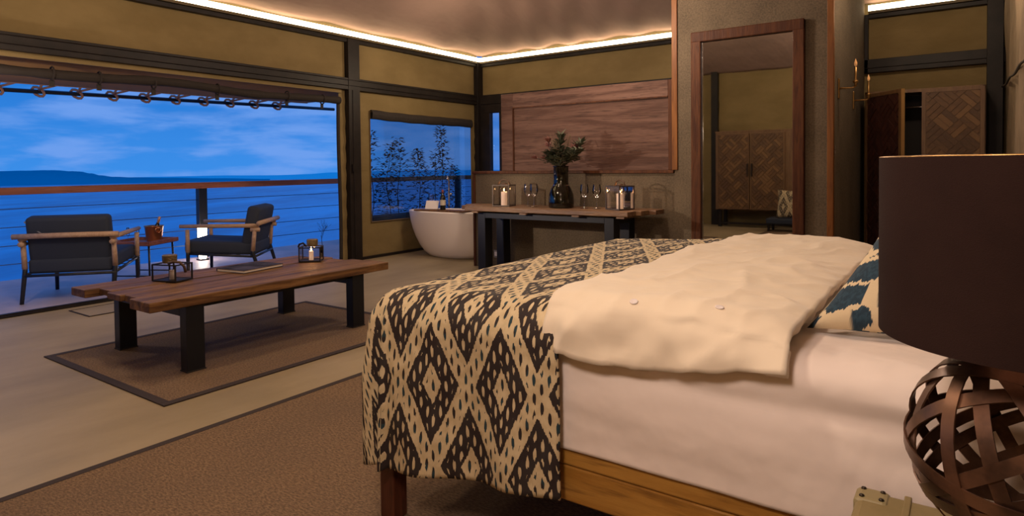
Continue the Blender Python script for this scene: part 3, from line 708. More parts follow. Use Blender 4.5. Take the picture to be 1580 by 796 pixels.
MB().lathe([(0, 0), (.075, 0), (.078, .006), (.098, .17), (.106, .178), (.104, .184), (.094, .178), (.074, .012), (0, .012)], n=28).build('bucket', COPPER, ib, smooth=True)
for s_ in (-1, 1): MB().tube([(s_*.098+.0, .03*math.cos(k*PI/4), .135+.03*math.sin(k*PI/4)) for k in range(8)], .006, 6, close=True).build('ring_handle', COPPER, ib, smooth=True)
cbt = thing('champagne_bottle', 'champagne bottle leaning in the copper ice bucket', 'bottle', (-7.705, 3.655, bz0+.03)); cbt.rotation_euler = (-.16, .26, 0)
MB().lathe([(0, 0), (.036, 0), (.038, .02), (.038, .11), (.028, .15), (.016, .19), (.014, .20)], n=18).build('glass_body', BOTTLE, cbt, smooth=True); MB().lathe([(.0145, .185), (.016, .22), (.017, .265), (.0, .272)], n=14).build('foil_neck', GOLDF, cbt, smooth=True)
def glassobj(name, lab, loc, group, s=1.0, flute=False, stem=True):
    t = thing(name, lab, 'glass', loc, 0, group)
    if stem:
        MB().lathe([(0, .0), (.033*s, .001), (.034*s, .003), (.006*s, .007), (.0035*s, .02*s), (.0035*s, .085*s), (.006*s, .092*s)], n=20).build('stem', GLASS, t, smooth=True)
        pr = [(.006, .092), (.026, .108), (.036, .135), (.037, .155), (.030, .20), (.029, .20), (.035, .155), (.034, .137), (.024, .111), (0, .097)] if not flute else [(.006, .092), (.018, .11), (.022, .15), (.02, .23), (.019, .23), (.021, .15), (.017, .112), (0, .097)]
        MB().lathe([(r*s, z*s) for r, z in pr[:5]], n=22).build('bowl', GLASS, t, smooth=True)
    return t
glassobj('champagne_glass', 'left champagne glass beside the copper bucket', (-7.80, 3.42, bz0), 'champagne glasses on the deck side table', .75, True)
glassobj('champagne_glass', 'champagne glass nearest the copper bucket', (-7.72, 3.49, bz0), 'champagne glasses on the deck side table', .75, True)

# glowing floor lantern
gl = thing('glowing_floor_lantern', 'tall glowing white lantern on the deck at the railing post', 'lantern', (-8.58, 4.72, -.04))
MB().box((-.06, -.06, .0), (.06, .06, .02)).build('base', DMET, gl)
MB().lathe([(.045, .02), (.055, .1), (.06, .40), (.062, .46), (0, .462)], n=20).build('glowing_shade', GLOWM, gl, smooth=True)

# ------------------------------------------------------------------ railing
rl = thing('deck_railing', 'cable railing with red-brown wooden handrail around the deck', 'railing', (-8.85, 4.0, -.04))
RX = -8.85
zr = .965+.04
MB().box((-.055, -7, zr-.025), (.055, 6.6, zr+.06)).build('handrail', RAILW, rl, bevel=.006)
for y in (-1.2, .4+1.5-1.5+.0, .755, 4.0+.5, 6.55):
    pass
for y in (-5.9, -3.25, .87, 3.7, 6.5): MB().box((-.045, y-.06, 0), (.045, y+.06, zr)).build('post', DMET, rl, bevel=.004)
for k in range(4): MB().tube([(0, -6.9, .19+.21*k), (0, 6.5, .19+.21*k)], .0045, 6).build('cable', CHROME if 0 else DMET, rl)
MB().box((-.055, 6.6, zr-.025), (3.9, 6.71, zr+.06)).build('handrail', RAILW, rl)
for x in (.35, 3.5): MB().box((x-.04, 6.61, 0), (x+.04, 6.69, zr)).build('post', DMET, rl)
for k in range(4): MB().tube([(0, 6.65, .19+.21*k), (3.9, 6.65, .19+.21*k)], .0045, 6).build('cable', DMET, rl)

# ------------------------------------------------------------------ awning outside, rolled door blind
aw = thing('awning', 'canvas awning laced to a pole outside the doorway', 'awning', (-7.1, 2.4, 2.0))
PX0, PX1 = -7.58, -7.42
def awf(u, v):
    y = -.7+6.3*u; z0 = 2.19; xe = -7.42; ze = 2.02+.016*y/1 
    sc_ = .02*abs(math.sin((y)*PI/.42))
    x = XL-.05+(xe-XL+.05+sc_)*v; z = z0+(ze-z0)*v-.04*math.sin(PI*v)*(1+.3*math.sin(y*3))
    return (x+7.1, y-2.4, z-2.0)
grid('awning_cloth', 120, 10, awf, TANROLL, aw, thick=.004)
pe = [Vector(awf(i/120, 1)) for i in range(121)]
MB().tube(pe, .013, 8).build('edge_tape', EDGEP, aw, smooth=True)
def polez(y): return 1.955+.018*y
MB().tube([(PX0+7.1, -1.2-2.4, polez(-1.2)-2), (PX0+7.1, 6.2-2.4, polez(6.2)-2)], .021, 10).build('awning_pole', POLEM, aw, smooth=True)
k = 0; y = -.2
while y < 5.5:
    cx_, cz_ = PX0+7.1, polez(y)-2
    pts = [(cx_+.036*math.cos(a), y-2.4+.042*math.cos(a+.7), cz_+.045*math.sin(a)) for a in [i*2*PI/10 for i in range(10)]]
    rp = MB().tube(pts, .014, 6, close=True).tube([(cx_+.03, y-2.4, cz_+.02), (-7.42+7.1, y+.10-2.4, 2.02+.016*y-2)], .012, 6).tube([(cx_+.03, y-2.4, cz_+.015), (-7.42+7.1, y-.02-2.4, 2.02+.016*y-2)], .012, 6)
    rp.build('rope_loop', ROPE, aw, smooth=True); y += .34
rb = thing('rolled_door_blind', 'dark rolled canvas blind hanging along the top of the wide doorway', 'blind', (XL, 2.4, 2.02))
def rbf(u, v):
    y = YF+.9+(5.36-YF-.9)*u; sag = .03*math.sin(u*PI*4.3)+.012*math.sin(u*23)
    r = .044*(1+.25*fbm(y*2.1, 1)); a = v*2*PI
    return (r*math.cos(a)+.0, y-2.4, 2.05-2.02+sag*.5+r*math.sin(a))
grid('blind_roll', 110, 12, rbf, BLACKR, rb)
for y in (.9, 1.6, 2.25, 2.62, 3.1, 3.75, 4.6, 5.1): MB().tube([(.05*math.cos(a), y-2.4, .028+.056*math.sin(a)) for a in [i*2*PI/12 for i in range(12)]], .008, 6, close=True).box((-.012, y-2.42, -.085), (-.006, y-2.38, -.03)).build('strap', BLACKR, rb, smooth=False)
MB().box((-.03, YF+.9-2.4, .135), (.0, 5.4-2.4, .185)).build('tan_hem', CANVAS, rb)
# ------------------------------------------------------------------ bath tub
tu = thing('bathtub', 'white freestanding egg-shaped bathtub by the bath window', 'bathtub', (-5.62, 6.58, 0))
prof = [(.0, .0), (.50, .0), (.55, .008), (.66, .06), (.77, .15), (.86, .26), (.925, .37), (.965, .47), (.985, .55), (1.0, .60), (1.005, .612), (.985, .618), (.955, .61), (.93, .56), (.86, .42), (.70, .22), (.50, .13), (0, .12)]
MB().lathe(prof, n=48, sx=.75, sy=.385).build('shell', TUBM, tu, smooth=True)
tt = tag(MB().box((-.09, -.43, 0), (.12, .43, .02)).build('bath_tray', RUSTIC, None, bevel=.004), 'dark wooden tray laid across the bathtub', 'tray'); 
tt.data.transform(Matrix.Rotation(PI/2, 4, 'Z')); tt.data.transform(Matrix.Translation((0,0,0))); tt.location = (-5.60, 6.32, .622)
cd_ = thing('book_stand', 'open white book propped on the bath tray', 'book', (-5.78, 6.32, .643), math.radians(20))
MB().box((-.09, -.004, 0), (.09, .004, .12), R=Matrix.Rotation(-.45, 3, 'X')).build('page_board', WHITEC, cd_); MB().box((-.07, .03, .0), (.07, .034, .06), R=Matrix.Rotation(.5, 3, 'X')).build('back_support', RUSTIC, cd_)
wbt = thing('wine_bottle', 'dark wine bottle standing on the bath tray', 'bottle', (-5.60, 6.33, .643))
MB().lathe([(0, 0), (.035, 0), (.037, .01), (.037, .15), (.03, .18), (.014, .205), (.013, .24), (.015, .26), (.0, .262)], n=20).build('bottle_glass', BOTTLE, wbt, smooth=True); MB().lathe([(.0378, .06), (.0378, .13)], n=20).build('label', LABEL, wbt, smooth=True); MB().lathe([(.0145, .225), (.0165, .263), (0, .265)], n=12).build('red_capsule', mat('red_capsule', (.2, .04, .03), .4), wbt, smooth=True)
glassobj('wine_glass', 'wine glass standing on the bath tray behind the book', (-5.86, 6.39, .643), None, 1.0)
tp = thing('bath_filler', 'slim chrome floor-standing tap behind the bathtub', 'tap', (-6.02, 6.94, 0))
MB().tube([(0, 0, 0), (0, 0, 1.02), (.01, -.02, 1.06), (.04, -.07, 1.08), (.08, -.12, 1.06), (.09, -.135, 1.02)], .012, 8).build('pipe', CHROME, tp, smooth=True); MB().lathe([(.04, 0), (.04, .012), (.012, .016)], n=16).build('foot', CHROME, tp); MB().tube([(-.05, 0, .82), (.05, 0, .82)], .012, 8).build('valve', CHROME, tp, smooth=True)

# ------------------------------------------------------------------ console table
cs = thing('console_table', 'rustic wooden console with black steel frame against the half wall', 'table', (-3.6, 5.72, 0))
CT = .765
xx = [5.44, 5.63, 5.82, 6.03]
for i in range(3):
    x0_, x1_ = ((-4.50, -2.55), (-4.70, -2.50), (-4.80, -2.43))[i]; n = 16; poly = []
    for k in range(n+1): poly.append((x0_+(x1_-x0_)*k/n+3.6, xx[i]+.003-5.72+(.012*fbm(k*.5, i) if i == 0 else 0)))
    for k in range(n, -1, -1): poly.append((x0_+(x1_-x0_)*k/n+3.6, xx[i+1]-.003-5.72))
    MB().prism(poly, CT-.045, CT+random.uniform(-.002, .002)).build('plank', RUSTICX, cs, bevel=.005)
for x in (-4.35, -3.72, -3.1, -2.62): MB().box((x-.04+3.6, 5.43-5.72, CT-.062), (x+.04+3.6, 6.02-5.72, CT-.047)).build('batten', RUSTICX, cs)
for x in (-4.36, -2.82):
    for y in (5.50, 5.84): MB().box((x+3.6, y-5.72, 0), (x+.10+3.6, y+.13-5.72, CT-.064)).build('leg', TSTEEL, cs, bevel=.003)
    MB().box((x+3.6, 5.63-5.72, CT-.13), (x+.10+3.6, 5.84-5.72, CT-.064)).build('side_bar', TSTEEL, cs, bevel=.003)
MB().box((-4.26+3.6, 5.50-5.72, CT-.12), (-2.82+3.6, 5.56-5.72, CT-.064)).build('front_bar', TSTEEL, cs, bevel=.003)
def clantern(lab, loc, rz):
    t = lantern('tall_candle_lantern', lab, loc, rz, .20, .20, .235, .15, True, mat('pewter_frame', (.09, .07, .06), .4, .6), .012, group='glass candle lanterns on the console', cr=.034)
    MB().tube([(-.07, 0, .236), (-.05, 0, .275), (0, 0, .29), (.05, 0, .275), (.07, 0, .236)], .008, 8).build('strap_handle', HANDLE, t, smooth=True)
    MB().lathe([(.03, 0), (.035, .012), (.0, .02)], (0,0,.236), 12).build('cap', HANDLE, t, smooth=True)
    return t
clantern('glass candle lantern at the left end of the console', (-4.16, 5.72, CT+.002), math.radians(14))
clantern('glass candle lantern at the right end of the console', (-2.77, 5.74, CT+.002), math.radians(-22))
for (x, y, lab) in ((-3.87, 5.76, 'wine glass next to the left console lantern'), (-3.765, 5.72, 'wine glass between the left lantern pair and the vase'), (-3.165, 5.74, 'wine glass just right of the big vase'), (-3.03, 5.75, 'wine glass next to the right console lantern')):
    glassobj('wine_glass', lab, (x, y, CT+.002), 'wine glasses on the console', 1.22)
va = thing('glass_vase', 'tall smoky glass bottle vase on the console', 'vase', (-3.44, 5.74, CT+.002))
MB().lathe([(0, 0), (.125, 0), (.133, .012), (.135, .06), (.128, .14), (.105, .20), (.083, .235), (.078, .26), (.078, .42), (.086, .432), (.083, .436), (.074, .42), (.074, .26), (.10, .195), (.123, .14), (.129, .06), (.125, .014), (0, .012)], n=36).build('glass_body', VGLASS, va, smooth=True)
MB().lathe([(0, .014), (.12, .016), (.125, .06), (.118, .135), (0, .136)], n=30).build('water', glassm('vase_water', (.5, .48, .33)), va, smooth=True)
bq = thing('protea_bouquet', 'bouquet of proteas and dark foliage in the smoky vase', 'flowers', (-3.44, 5.74, CT+.02))
rs = random.Random(3)
def leaf(mb, p, d, L, W, n=Vector((0,0,1))):
    d = d.normalized(); s = d.cross(n);
    if s.length < .1: s = Vector((1,0,0))
    s.normalize(); up = s.cross(d)
    a, m1, m2, t = p, p+d*L*.45+s*W+up*.004, p+d*L*.45-s*W+up*.004, p+d*L-up*.006
    vs = [mb.bm.verts.new(v) for v in (a, m1, t, m2)]; c = mb.bm.verts.new(p+d*L*.5-up*.005)
    for i in range(4): mb.bm.faces.new((vs[i], vs[(i+1) % 4], c))
stm = MB(); heads = []
for k in range(16):
    a = k*2.4; r = .08+.16*rs.random(); top = Vector((r*math.cos(a)*1.25, r*math.sin(a), .48+.20*rs.random()))
    if k == 3: top = Vector((-.27, -.05, .50))
    if k == 7: top = Vector((.0, 0, .74))
    stm.tube([(-.05*math.cos(a), -.05*math.sin(a), .03), (.0+.03*math.cos(a), .03*math.sin(a), .40), tuple(top)], .004, 5); heads.append(top)
stm.build('stems', STEMD, bq)
for k, h in enumerate(heads):
    m = MB(); d0 = (h-Vector((0, 0, .36))).normalized()
    if k % 3 == 0:
        for q in range(26):
            a = q*2.4; e = .25+.9*(q/26); dd = (d0+(Vector((math.cos(a), math.sin(a), 0))+d0.orthogonal()*.1)*(.75*(1-q/30))).normalized(); leaf(m, h-d0*.02+dd*.01, dd, .055+.03*rs.random(), .009)
        m.build('protea_head', PROTEA, bq)
    else:
        for q in range(44):
            f_ = rs.random(); p = h-d0*(.16*f_); a = rs.random()*6.28; dd = (Vector((math.cos(a), math.sin(a), rs.random()*.9-.1))+d0*.4).normalized(); leaf(m, p, dd, .06+.05*rs.random(), .019)
        m.build('foliage_sprig', LEAFG, bq)
m = MB()
for q in range(420):
    a = rs.random()*6.28; rr = .165*math.sqrt(rs.random()); p = Vector((rr*math.cos(a), rr*math.sin(a), .44+.03*rs.random()+.16*rs.random()*(1-rr*2))); leaf(m, p, Vector((math.cos(a), math.sin(a), rs.random()*.6)), .06, .022)
tag(m.build('leaf_mass', LEAFG, bq), kind='stuff')
m = MB()
for q in range(26):
    a = rs.random()*6.28; b_ = Vector((.03*math.cos(a), .03*math.sin(a), .5)); m.tube([b_, b_+Vector((.08*math.cos(a), .08*math.sin(a), .16+.10*rs.random()))], .0018, 4)
tag(m.build('wispy_grass', mat('dry_grass', (.14, .09, .05), .8), bq), kind='stuff')

# ------------------------------------------------------------------ bed
BX0, BX1, BY0, BY1 = -1.63, .20, 1.50, 3.28
bd = thing('bed', 'large wooden bed with golden side rail and dark square legs', 'bed', (-.7, 2.4, 0)); P = bd.location
def bb(lo, hi, nm, m, bv=.005): return MB().box(Vector(lo)-P, Vector(hi)-P).build(nm, m, bd, bevel=bv)
for x in (BX0+.0, BX1-.08):
    for y in (BY0, BY1-.065): bb((x, y, .0062), (x+.065, y+.065, .47), 'leg', BEDLEG)
for y in (BY0, BY1-.04):
    bb((BX0+.06, y+.008, .275), (BX1-.08, y+.045, .375), 'side_board', BEDW); bb((BX0+.06, y+.006, .377), (BX1-.08, y+.047, .468), 'side_board', BEDW)
bb((BX0, BY0+.08, .28), (BX0+.035, BY1-.08, .465), 'foot_board', BEDLEG); bb((BX1-.0, BY0, .25), (BX1+.05, BY1, .98), 'headboard', BEDLEG)
for k in range(9): bb((BX0+.1+k*.195, BY0+.047, .40), (BX0+.19+k*.195, BY1-.047, .42), 'slat', BEDW, 0)
# mattress with fitted sheet
MX0, MX1, MY0, MY1, MZ0, MZ1 = -1.56, .185, 1.495, 3.26, .425, .772
def rbox(u, v, nu, nv): pass
mb_ = MB(); mb_.box((MX0, MY0, MZ0), (MX1, MY1, MZ1)); bmesh.ops.subdivide_edges(mb_.bm, edges=mb_.bm.edges[:], cuts=40, use_grid_fill=True)
R_ = .075; c0 = Vector((MX0+R_, MY0+R_, MZ0+.03)); c1 = Vector((MX1-R_, MY1-R_, MZ1-R_))
for v in mb_.bm.verts:
    q = Vector([min(max(v.co[i], c0[i]), c1[i]) for i in range(3)]); d = v.co-q
    if v.co.z > c1.z or d.z == 0:
        if d.length > R_: d = d.normalized()*R_
    v.co = q+d
    if v.co.y < MY0+.1:
        t_ = v.co.z; v.co.y += .010*fbm(v.co.x*2.2, t_*5, 2)+.006*math.sin((t_*34)+2.2*math.sin(v.co.x*3.1))*max(0, min(1, (t_-.5)*6))*.7 + .012*math.exp(-((t_-(MZ1-.10+.02*math.sin(v.co.x*4)))**2)/.0004)*.6
    elif v.co.z > MZ1-.02: v.co.z += .008*fbm(v.co.x*3, v.co.y*3, 7)
mt_ = tag(mb_.build('mattress', SHEET, smooth=True), 'thick mattress in a white fitted sheet on the bed frame', 'mattress')
mt_.data.transform(Matrix.Translation((.7, -2.4, -MZ0))); mt_.location = (-.7, 2.4, MZ0+.0)
mt_.location.z = MZ0

def drape(name, ax0, ax1, ay0, ay1, ex0, hem, ztop, rho, lab, cat, m, nu, nv, foot=True, uvo=(0, 0), thick=.012, pleat=1, wr=1.0, hemf=None, puff=None, seam=0):
    """cloth laid over the bed: unfolded coordinate a along x (foot side may hang), b along y (both sides hang)"""
    L = hem
    a0 = ax0-(hem if foot else 0); a1 = ax1; b0 = ay0-hem; b1 = ay1+hem
    def drop(e):
        if e <= 0: return 0, 0
        q = rho*PI/2
        if e < q: return rho*math.sin(e/rho), rho*(1-math.cos(e/rho))
        return rho, rho+(e-q)
    def pos(u, v):
        a = a0+(a1-a0)*u; b = b0+(b1-b0)*v
        if hemf: 
            if b < ay0: b = ay0-(ay0-b)*hemf(a)
        ex = max(0, ax0-a) if foot else 0; sy = -1 if b < (ay0+ay1)/2 else 1
        ey = max(0, ay0-b) if sy < 0 else max(0, b-ay1)
        x = max(a, ax0) if foot else a; y = min(max(b, ay0), ay1)
        zt = ztop(x, y)
        if ex > 0 and ey > 0:
            e = max(ex, ey); th = math.atan2(ey, ex); h, dz = drop(e)
            fall = min(1, e/.35)
            pl = .030*pleat*fall*math.sin(th*9-PI/2+e*1.5)+.02*fall*pleat
            h2 = h+pl
            x -= h2*math.cos(th); y += sy*h2*math.sin(th)
        else:
            e = ex+ey; h, dz = drop(e); fall = max(0, min(1, (e-rho)/.35))
            s_ = b if ex > 0 else a
            h += wr*fall*(.016*math.sin(s_*13+1.3)+.012*fbm(s_*5, e*2, 4))+.01*wr*fbm(s_*7, e*4, 8)*min(1, e/.1)
            if seam: h += .020*min(1, e/.08)*fbm(s_*4.2, e*5, 3)+.007*math.exp(-((e-.075)/.007)**2)+.010*(1-abs(noise.noise(Vector((s_*5+e*6, e*4, 9)))))**8*min(1, e/.06)
            if ex > 0: x -= h
            elif ey > 0: y += sy*h
        z = zt-dz + (0 if e > 0 else wr*.006*fbm(x*6, y*6, 5)) if True else 0
        return (x, y, z)
    def uvf(u, v): return (a0+(a1-a0)*u+uvo[0], b0+(b1-b0)*v+uvo[1])
    o = grid(name, nu, nv, lambda u, v: pos(u, v), m, None, uvf, thick=thick, offset=-1)
    return tag(o, lab, cat)
def covtop(x, y):
    t_ = max(0, min(1, (x+1.60)/.7)); s_ = max(0, min(1, (y-1.55)/1.2))
    return .795+.030*t_*t_*(3-2*t_)+.004*s_+.004*fbm(x*4, y*4)
cov = drape('ikat_coverlet', -1.545, -.885, 1.57, 3.20, .6, .65, covtop, .115, 'black and cream diamond ikat coverlet draped over the foot of the bed', 'coverlet', IKAT, 110, 200, True, (.03, .10), .008, hemf=lambda a: 1.0-.085*max(0, (a+1.6)/.7))
def duvtop(x, y):
    t_ = max(0, min(1, (x+.98)/.68)); e = math.sin(PI*t_)**.35
    base = .836 if t_ < .5 else .836-.026*((t_-.5)*2)**3
    n1 = noise.noise(Vector((x*2.3+y*1.1, y*2.0-x*.8, 2))); rdg = (1-abs(noise.noise(Vector((x*3.6+y*1.3, y*1.5-x*1.4, 6)))))**9+.6*(1-abs(noise.noise(Vector((x*6-y*2.3, y*3.5+x*2, 16)))))**10
    return base+.024*e+.009*n1+.009*rdg
duv = drape('folded_duvet', -.935, -.315, 1.56, 3.22, .3, .185, duvtop, .10, 'cream duvet folded across the middle of the bed', 'duvet', DUVET, 60, 170, False, (0, 0), .035, wr=1.2, hemf=lambda a: 1.10-.38*(a+.935)/.62+.30*math.sin(PI*min(1, max(0, (a+.935)/.62))), seam=.022)
from mathutils.bvhtree import BVHTree
bpy.context.view_layer.update(); _dg = bpy.context.evaluated_depsgraph_get(); _bv = BVHTree.FromObject(duv, _dg)
for p_ in ((-.691, 1.508, .856), (-.483, 1.545, .862)):
    loc_, nn, _, _ = _bv.find_nearest(Vector(p_))
    o = MB().lathe([(0, 0), (.009, 0), (.011, .002), (.010, .004), (.007, .0025), (0, .0025)], n=18).build('button', WHITEC, duv, smooth=True); o.location = loc_; o.rotation_euler = nn.to_track_quat('Z', 'Y').to_euler()

# cushion
def puff(name, c, thick, m, lab, cat, n=28, uvs=1.0, pinch=.08):
    """soft cushion between four given corners c00, c10, c11, c01"""
    c = [Vector(p) for p in c]; nrm = (c[1]-c[0]).cross(c[3]-c[0]).normalized(); ctr = sum(c, Vector())/4
    vs = []; uv = []; fs = []
    for s_ in (1, -1):
        for i in range(n+1):
            for j in range(n+1):
                u, v = i/n, j/n
                # edges pull in between the corners
                uu = .5+(u-.5)*(1-pinch*math.sin(PI*v)); vv = .5+(v-.5)*(1-pinch*math.sin(PI*u))
                p = c[0]*(1-uu)*(1-vv)+c[1]*uu*(1-vv)+c[2]*uu*vv+c[3]*(1-uu)*vv
                t_ = (max(0, math.sin(PI*u)*math.sin(PI*v)))**.42
                p = p+nrm*(s_*thick/2*t_*(1+.08*fbm(u*3, v*3, s_)))
                vs.append(p-ctr); uv.append((u*uvs, v*uvs+ (0 if s_ > 0 else 3)))
    o_ = (n+1)**2
    for k in (0, 1):
        for i in range(n):
            for j in range(n):
                q = [k*o_+i*(n+1)+j, k*o_+(i+1)*(n+1)+j, k*o_+(i+1)*(n+1)+j+1, k*o_+i*(n+1)+j+1]; fs.append(q if k == 0 else q[::-1])
    me = bpy.data.meshes.new(name); me.from_pydata([tuple(v) for v in vs], [], fs); me.materials.append(m); ul = me.uv_layers.new(name='UVMap')
    for l in me.loops: ul.data[l.index].uv = uv[l.vertex_index]
    for p in me.polygons: p.use_smooth = True
    bm2 = bmesh.new(); bm2.from_mesh(me); bmesh.ops.remove_doubles(bm2, verts=bm2.verts, dist=1e-5); bm2.to_mesh(me); bm2.free()
    o = bpy.data.objects.new(name, me); sc.collection.objects.link(o); o.location = ctr
    return tag(o, lab, cat)
puff('ikat_cushion', ((-.325, 1.74, .785), (.14, 1.72, .785), (.19, 2.05, 1.16), (-.14, 2.04, 1.10)), .17, IKATB, 'blue and cream ikat cushion leaning behind the lamp shade', 'cushion', uvs=1.0)
puff('diamond_cushion', ((-2.72, .24, .25), (-2.26, .30, .25), (-2.26, .16, .74), (-2.72, .10, .74)), .14, IKAT, 'small black and white diamond cushion on the bench, seen low in the mirror', 'cushion', uvs=.5)
puff('bed_pillow', ((-.02, 2.15, .79), (-.02, 2.70, .79), (.14, 2.70, 1.15), (.14, 2.15, 1.15)), .14, SHEET, 'white pillow against the headboard on the near half', 'pillow')
puff('bed_pillow', ((-.02, 2.74, .79), (-.02, 3.24, .79), (.14, 3.24, 1.15), (.14, 2.74, 1.15)), .14, SHEET, 'white pillow against the headboard on the far half', 'pillow')

# ------------------------------------------------------------------ bedside trunk and lamp
tr = thing('bedside_trunk', 'hide-covered trunk with studded corners used as bedside table', 'trunk', (.07, 1.14, 0))
TX0, TX1, TY0, TY1, TZ = -.235, .225, -.26, .25, .57
MB().box((TX0, TY0, .0062), (TX1, TY1, .44)).build('body', LEATH, tr, bevel=.012, seg=3); MB().box((TX0-.002, TY0-.002, .445), (TX1+.002, TY1+.002, TZ)).build('lid', LEATH, tr, bevel=.014, seg=3)
for x in (TX0-.005, TX1-.055):
    for y in (TY0-.005, TY1-.055):
        cp = MB().box((x, y, TZ-.07), (x+.06, y+.06, TZ+.004)).build('corner_cap', mat('pale_hide_patch', (.25, .20, .095), .5), tr, bevel=.012, seg=3)
        for dx, dy in ((.014, .014), (.046, .014), (.014, .046), (.046, .046)): MB().lathe([(0, 0), (.005, 0), (.004, .003), (0, .004)], (x+dx, y+dy, TZ+.0035), 10).build('nail', NAILM, cp, smooth=True)
for x in (-.16, .14): MB().box((x, TY0-.006, .0062), (x+.012, TY1+.006, TZ+.003)).build('seam_strip', LEATH, tr, bevel=.002)
MB().box((-.02, TY0-.012, .38), (.04, TY0+.0, .48)).build('hasp', BRASS, tr, bevel=.003)

LC = Vector((.088, 1.262, 0)); GR, GZ = .172, TZ+.004+.172+.004
lm = thing('table_lamp', 'table lamp with woven bronze band globe and dark brown drum shade', 'lamp', (LC.x, LC.y, TZ+.004))
def band(rot, w=.0125, r=GR, name='bronze_band'):
    m = MB(); n = 48; ring = []
    for k in range(n):
        a = 2*PI*k/n; wob = 1+.0
        for (rr, ww) in ((r, -w), (r, w), (r-.0025, w), (r-.0025, -w)):
            v = Vector((math.cos(a)*math.sqrt(max(1e-6, rr*rr-ww*ww)), math.sin(a)*math.sqrt(max(1e-6, rr*rr-ww*ww)), ww)); ring.append(m.bm.verts.new(rot @ v))
    for k in range(n):
        for j in range(4): m.bm.faces.new((ring[4*k+j], ring[4*k+(j+1) % 4], ring[4*((k+1) % n)+(j+1) % 4], ring[4*((k+1) % n)+j]))
    o = m.build(name, BRONZE, lm, smooth='auto'); o.location = (0, 0, GR+.002); return o
rl_ = random.Random(11)
for k in range(12):
    tilt = math.acos(1-2*((k+.5)/19)*.5*1.0) if k else .12; tilt = math.radians(12)+math.radians(76)*((k*.618) % 1)
    rot = (Matrix.Rotation(k*2*PI*.382, 3, 'Z') @ Matrix.Rotation(tilt, 3, 'X')); band(rot, .0105, GR-.0028*(k % 3))
rs2 = random.Random(4)
nm = MB().lathe([(.0, 0), (.05, 0), (.05, .004), (.008, .008), (.008, .40), (0, .40)], n=16).build('lamp_rod', BRASS, lm, smooth='auto')
SB, ST = .925-(TZ+.004), 1.208-(TZ+.004); SR = .209
MB().lathe([(SR, SB), (SR, ST), (SR-.003, ST), (SR-.003, SB), (SR, SB)], n=96).build('lamp_shade', SHADE, lm, smooth='auto')
MB().tube([((SR-.002)*math.cos(a), (SR-.002)*math.sin(a), ST) for a in [i*2*PI/72 for i in range(72)]], .002, 6, close=True).build('top_ring', BRASS, lm, smooth=True)
sp = MB()
for a in (0, 2*PI/3, 4*PI/3): sp.tube([(.012*math.cos(a), .012*math.sin(a), .395), ((SR-.004)*math.cos(a), (SR-.004)*math.sin(a), ST-.03)], .002, 6)
sp.build('shade_spider', BRASS, lm); MB().lathe([(0, .40), (.014, .40), (.016, .43), (.03, .47), (.028, .50), (.0, .52)], n=16).build('bulb', mat('unlit_bulb', (.7, .65, .6), .3), lm, smooth=True)

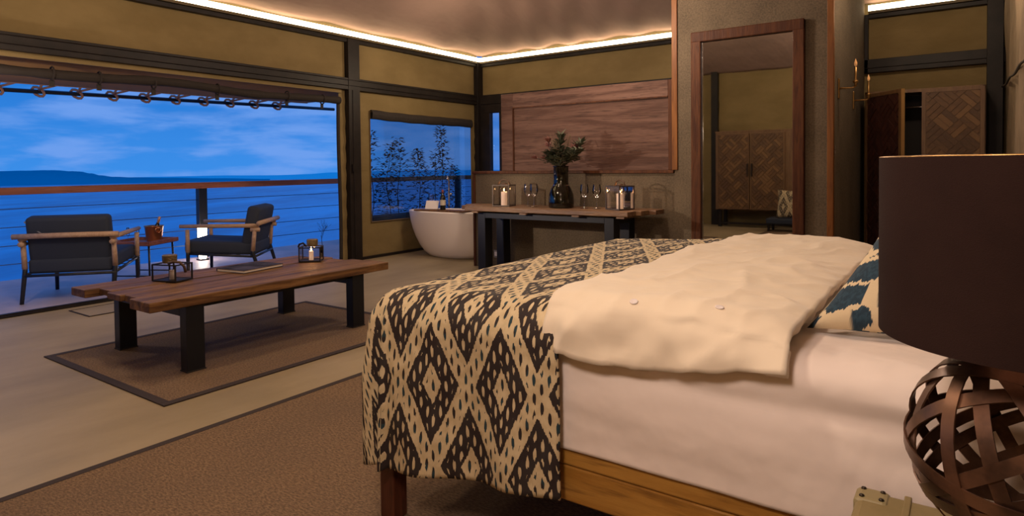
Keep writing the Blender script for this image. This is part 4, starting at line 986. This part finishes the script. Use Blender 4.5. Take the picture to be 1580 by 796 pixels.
# ------------------------------------------------------------------ plants outside the bath window
pl = thing('planter_box', 'dark planter box outside the bath window', 'planter', (-7.75, 7.9, -.04))
MB().box((-.22, -1.1, 0), (.22, 1.5, .46)).build('box', mat('planter_dark', (.02, .025, .035), .7), pl, bevel=.01); MB().box((-.2, -1.08, .4601), (.2, 1.48, .466)).build('soil', mat('soil', (.02, .015, .01), .9), pl)
labs = ['leafy stem at the left edge of the bath window', 'short leafy stem second from the left in the bath window', 'leafy stem third from the left in the bath window', 'thick leafy stem in the middle of the bath window', 'thin sparse stem right of the middle in the bath window', 'tallest feathery stem toward the right of the bath window', 'low stem by the right edge of the bath window']
for k, (y, h, dens) in enumerate(((7.06, 1.74, 60), (7.36, 1.55, 55), (7.72, 1.68, 60), (8.18, 1.50, 75), (8.48, 1.42, 30), (8.80, 1.94, 80), (9.15, 1.2, 40))):
    z0 = .427; t = thing('bamboo_shrub', labs[k], 'plant', (-7.75+.08*math.sin(k*2), y, z0), 0, 'slender shrubs in the planter outside the bath window')
    r = random.Random(k+20); pts = [Vector((.02*math.sin(i*1.1+k), .03*math.sin(i*.9+2*k), (h-z0)*i/7)) for i in range(8)]
    MB().tube(pts, [.008-.0008*i for i in range(8)], 5).build('stem', STEMD, t)
    m = MB()
    for q in range(dens*4):
        f_ = r.random()**.85; i = min(6, int(f_*7)); p = pts[i].lerp(pts[i+1], f_*7-i); a = r.random()*6.28
        spread = (.22*(1-f_)+.05)*r.random()**.6
        p2 = p+Vector((math.cos(a)*spread, math.sin(a)*spread, r.uniform(-.02, .06))); leaf(m, p2, Vector((math.cos(a), math.sin(a), r.uniform(-.5, .7))), r.uniform(.06, .11), r.uniform(.016, .026))
        if q % 6 == 0: m.tube([p, p2], .0018, 3)
    tag(m.build('foliage', LEAFD, t), kind='stuff')
tw = thing('bare_shrub', 'bare twiggy shrub beyond the railing, beside the doorway post', 'plant', (-8.35, 6.55, -.04)); m = MB(); r = random.Random(5)
def twig(p, d, L, lv):
    q = p+d*L; m.tube([p, q], .0045/(lv+1), 4)
    if lv < 4:
        for _ in range(3 if lv < 2 else 2): twig(p+(q-p)*r.uniform(.5, 1), (d+Vector((r.uniform(-.7, .7), r.uniform(-.8, .8), r.uniform(-.1, .6)))).normalized(), L*.72, lv+1)
twig(Vector((0, 0, 0)), Vector((0, -.1, 1)).normalized(), .18, 0); m.build('twigs', STEMD, tw)

# ------------------------------------------------------------------ hills across the lake (azimuth left of +Y)
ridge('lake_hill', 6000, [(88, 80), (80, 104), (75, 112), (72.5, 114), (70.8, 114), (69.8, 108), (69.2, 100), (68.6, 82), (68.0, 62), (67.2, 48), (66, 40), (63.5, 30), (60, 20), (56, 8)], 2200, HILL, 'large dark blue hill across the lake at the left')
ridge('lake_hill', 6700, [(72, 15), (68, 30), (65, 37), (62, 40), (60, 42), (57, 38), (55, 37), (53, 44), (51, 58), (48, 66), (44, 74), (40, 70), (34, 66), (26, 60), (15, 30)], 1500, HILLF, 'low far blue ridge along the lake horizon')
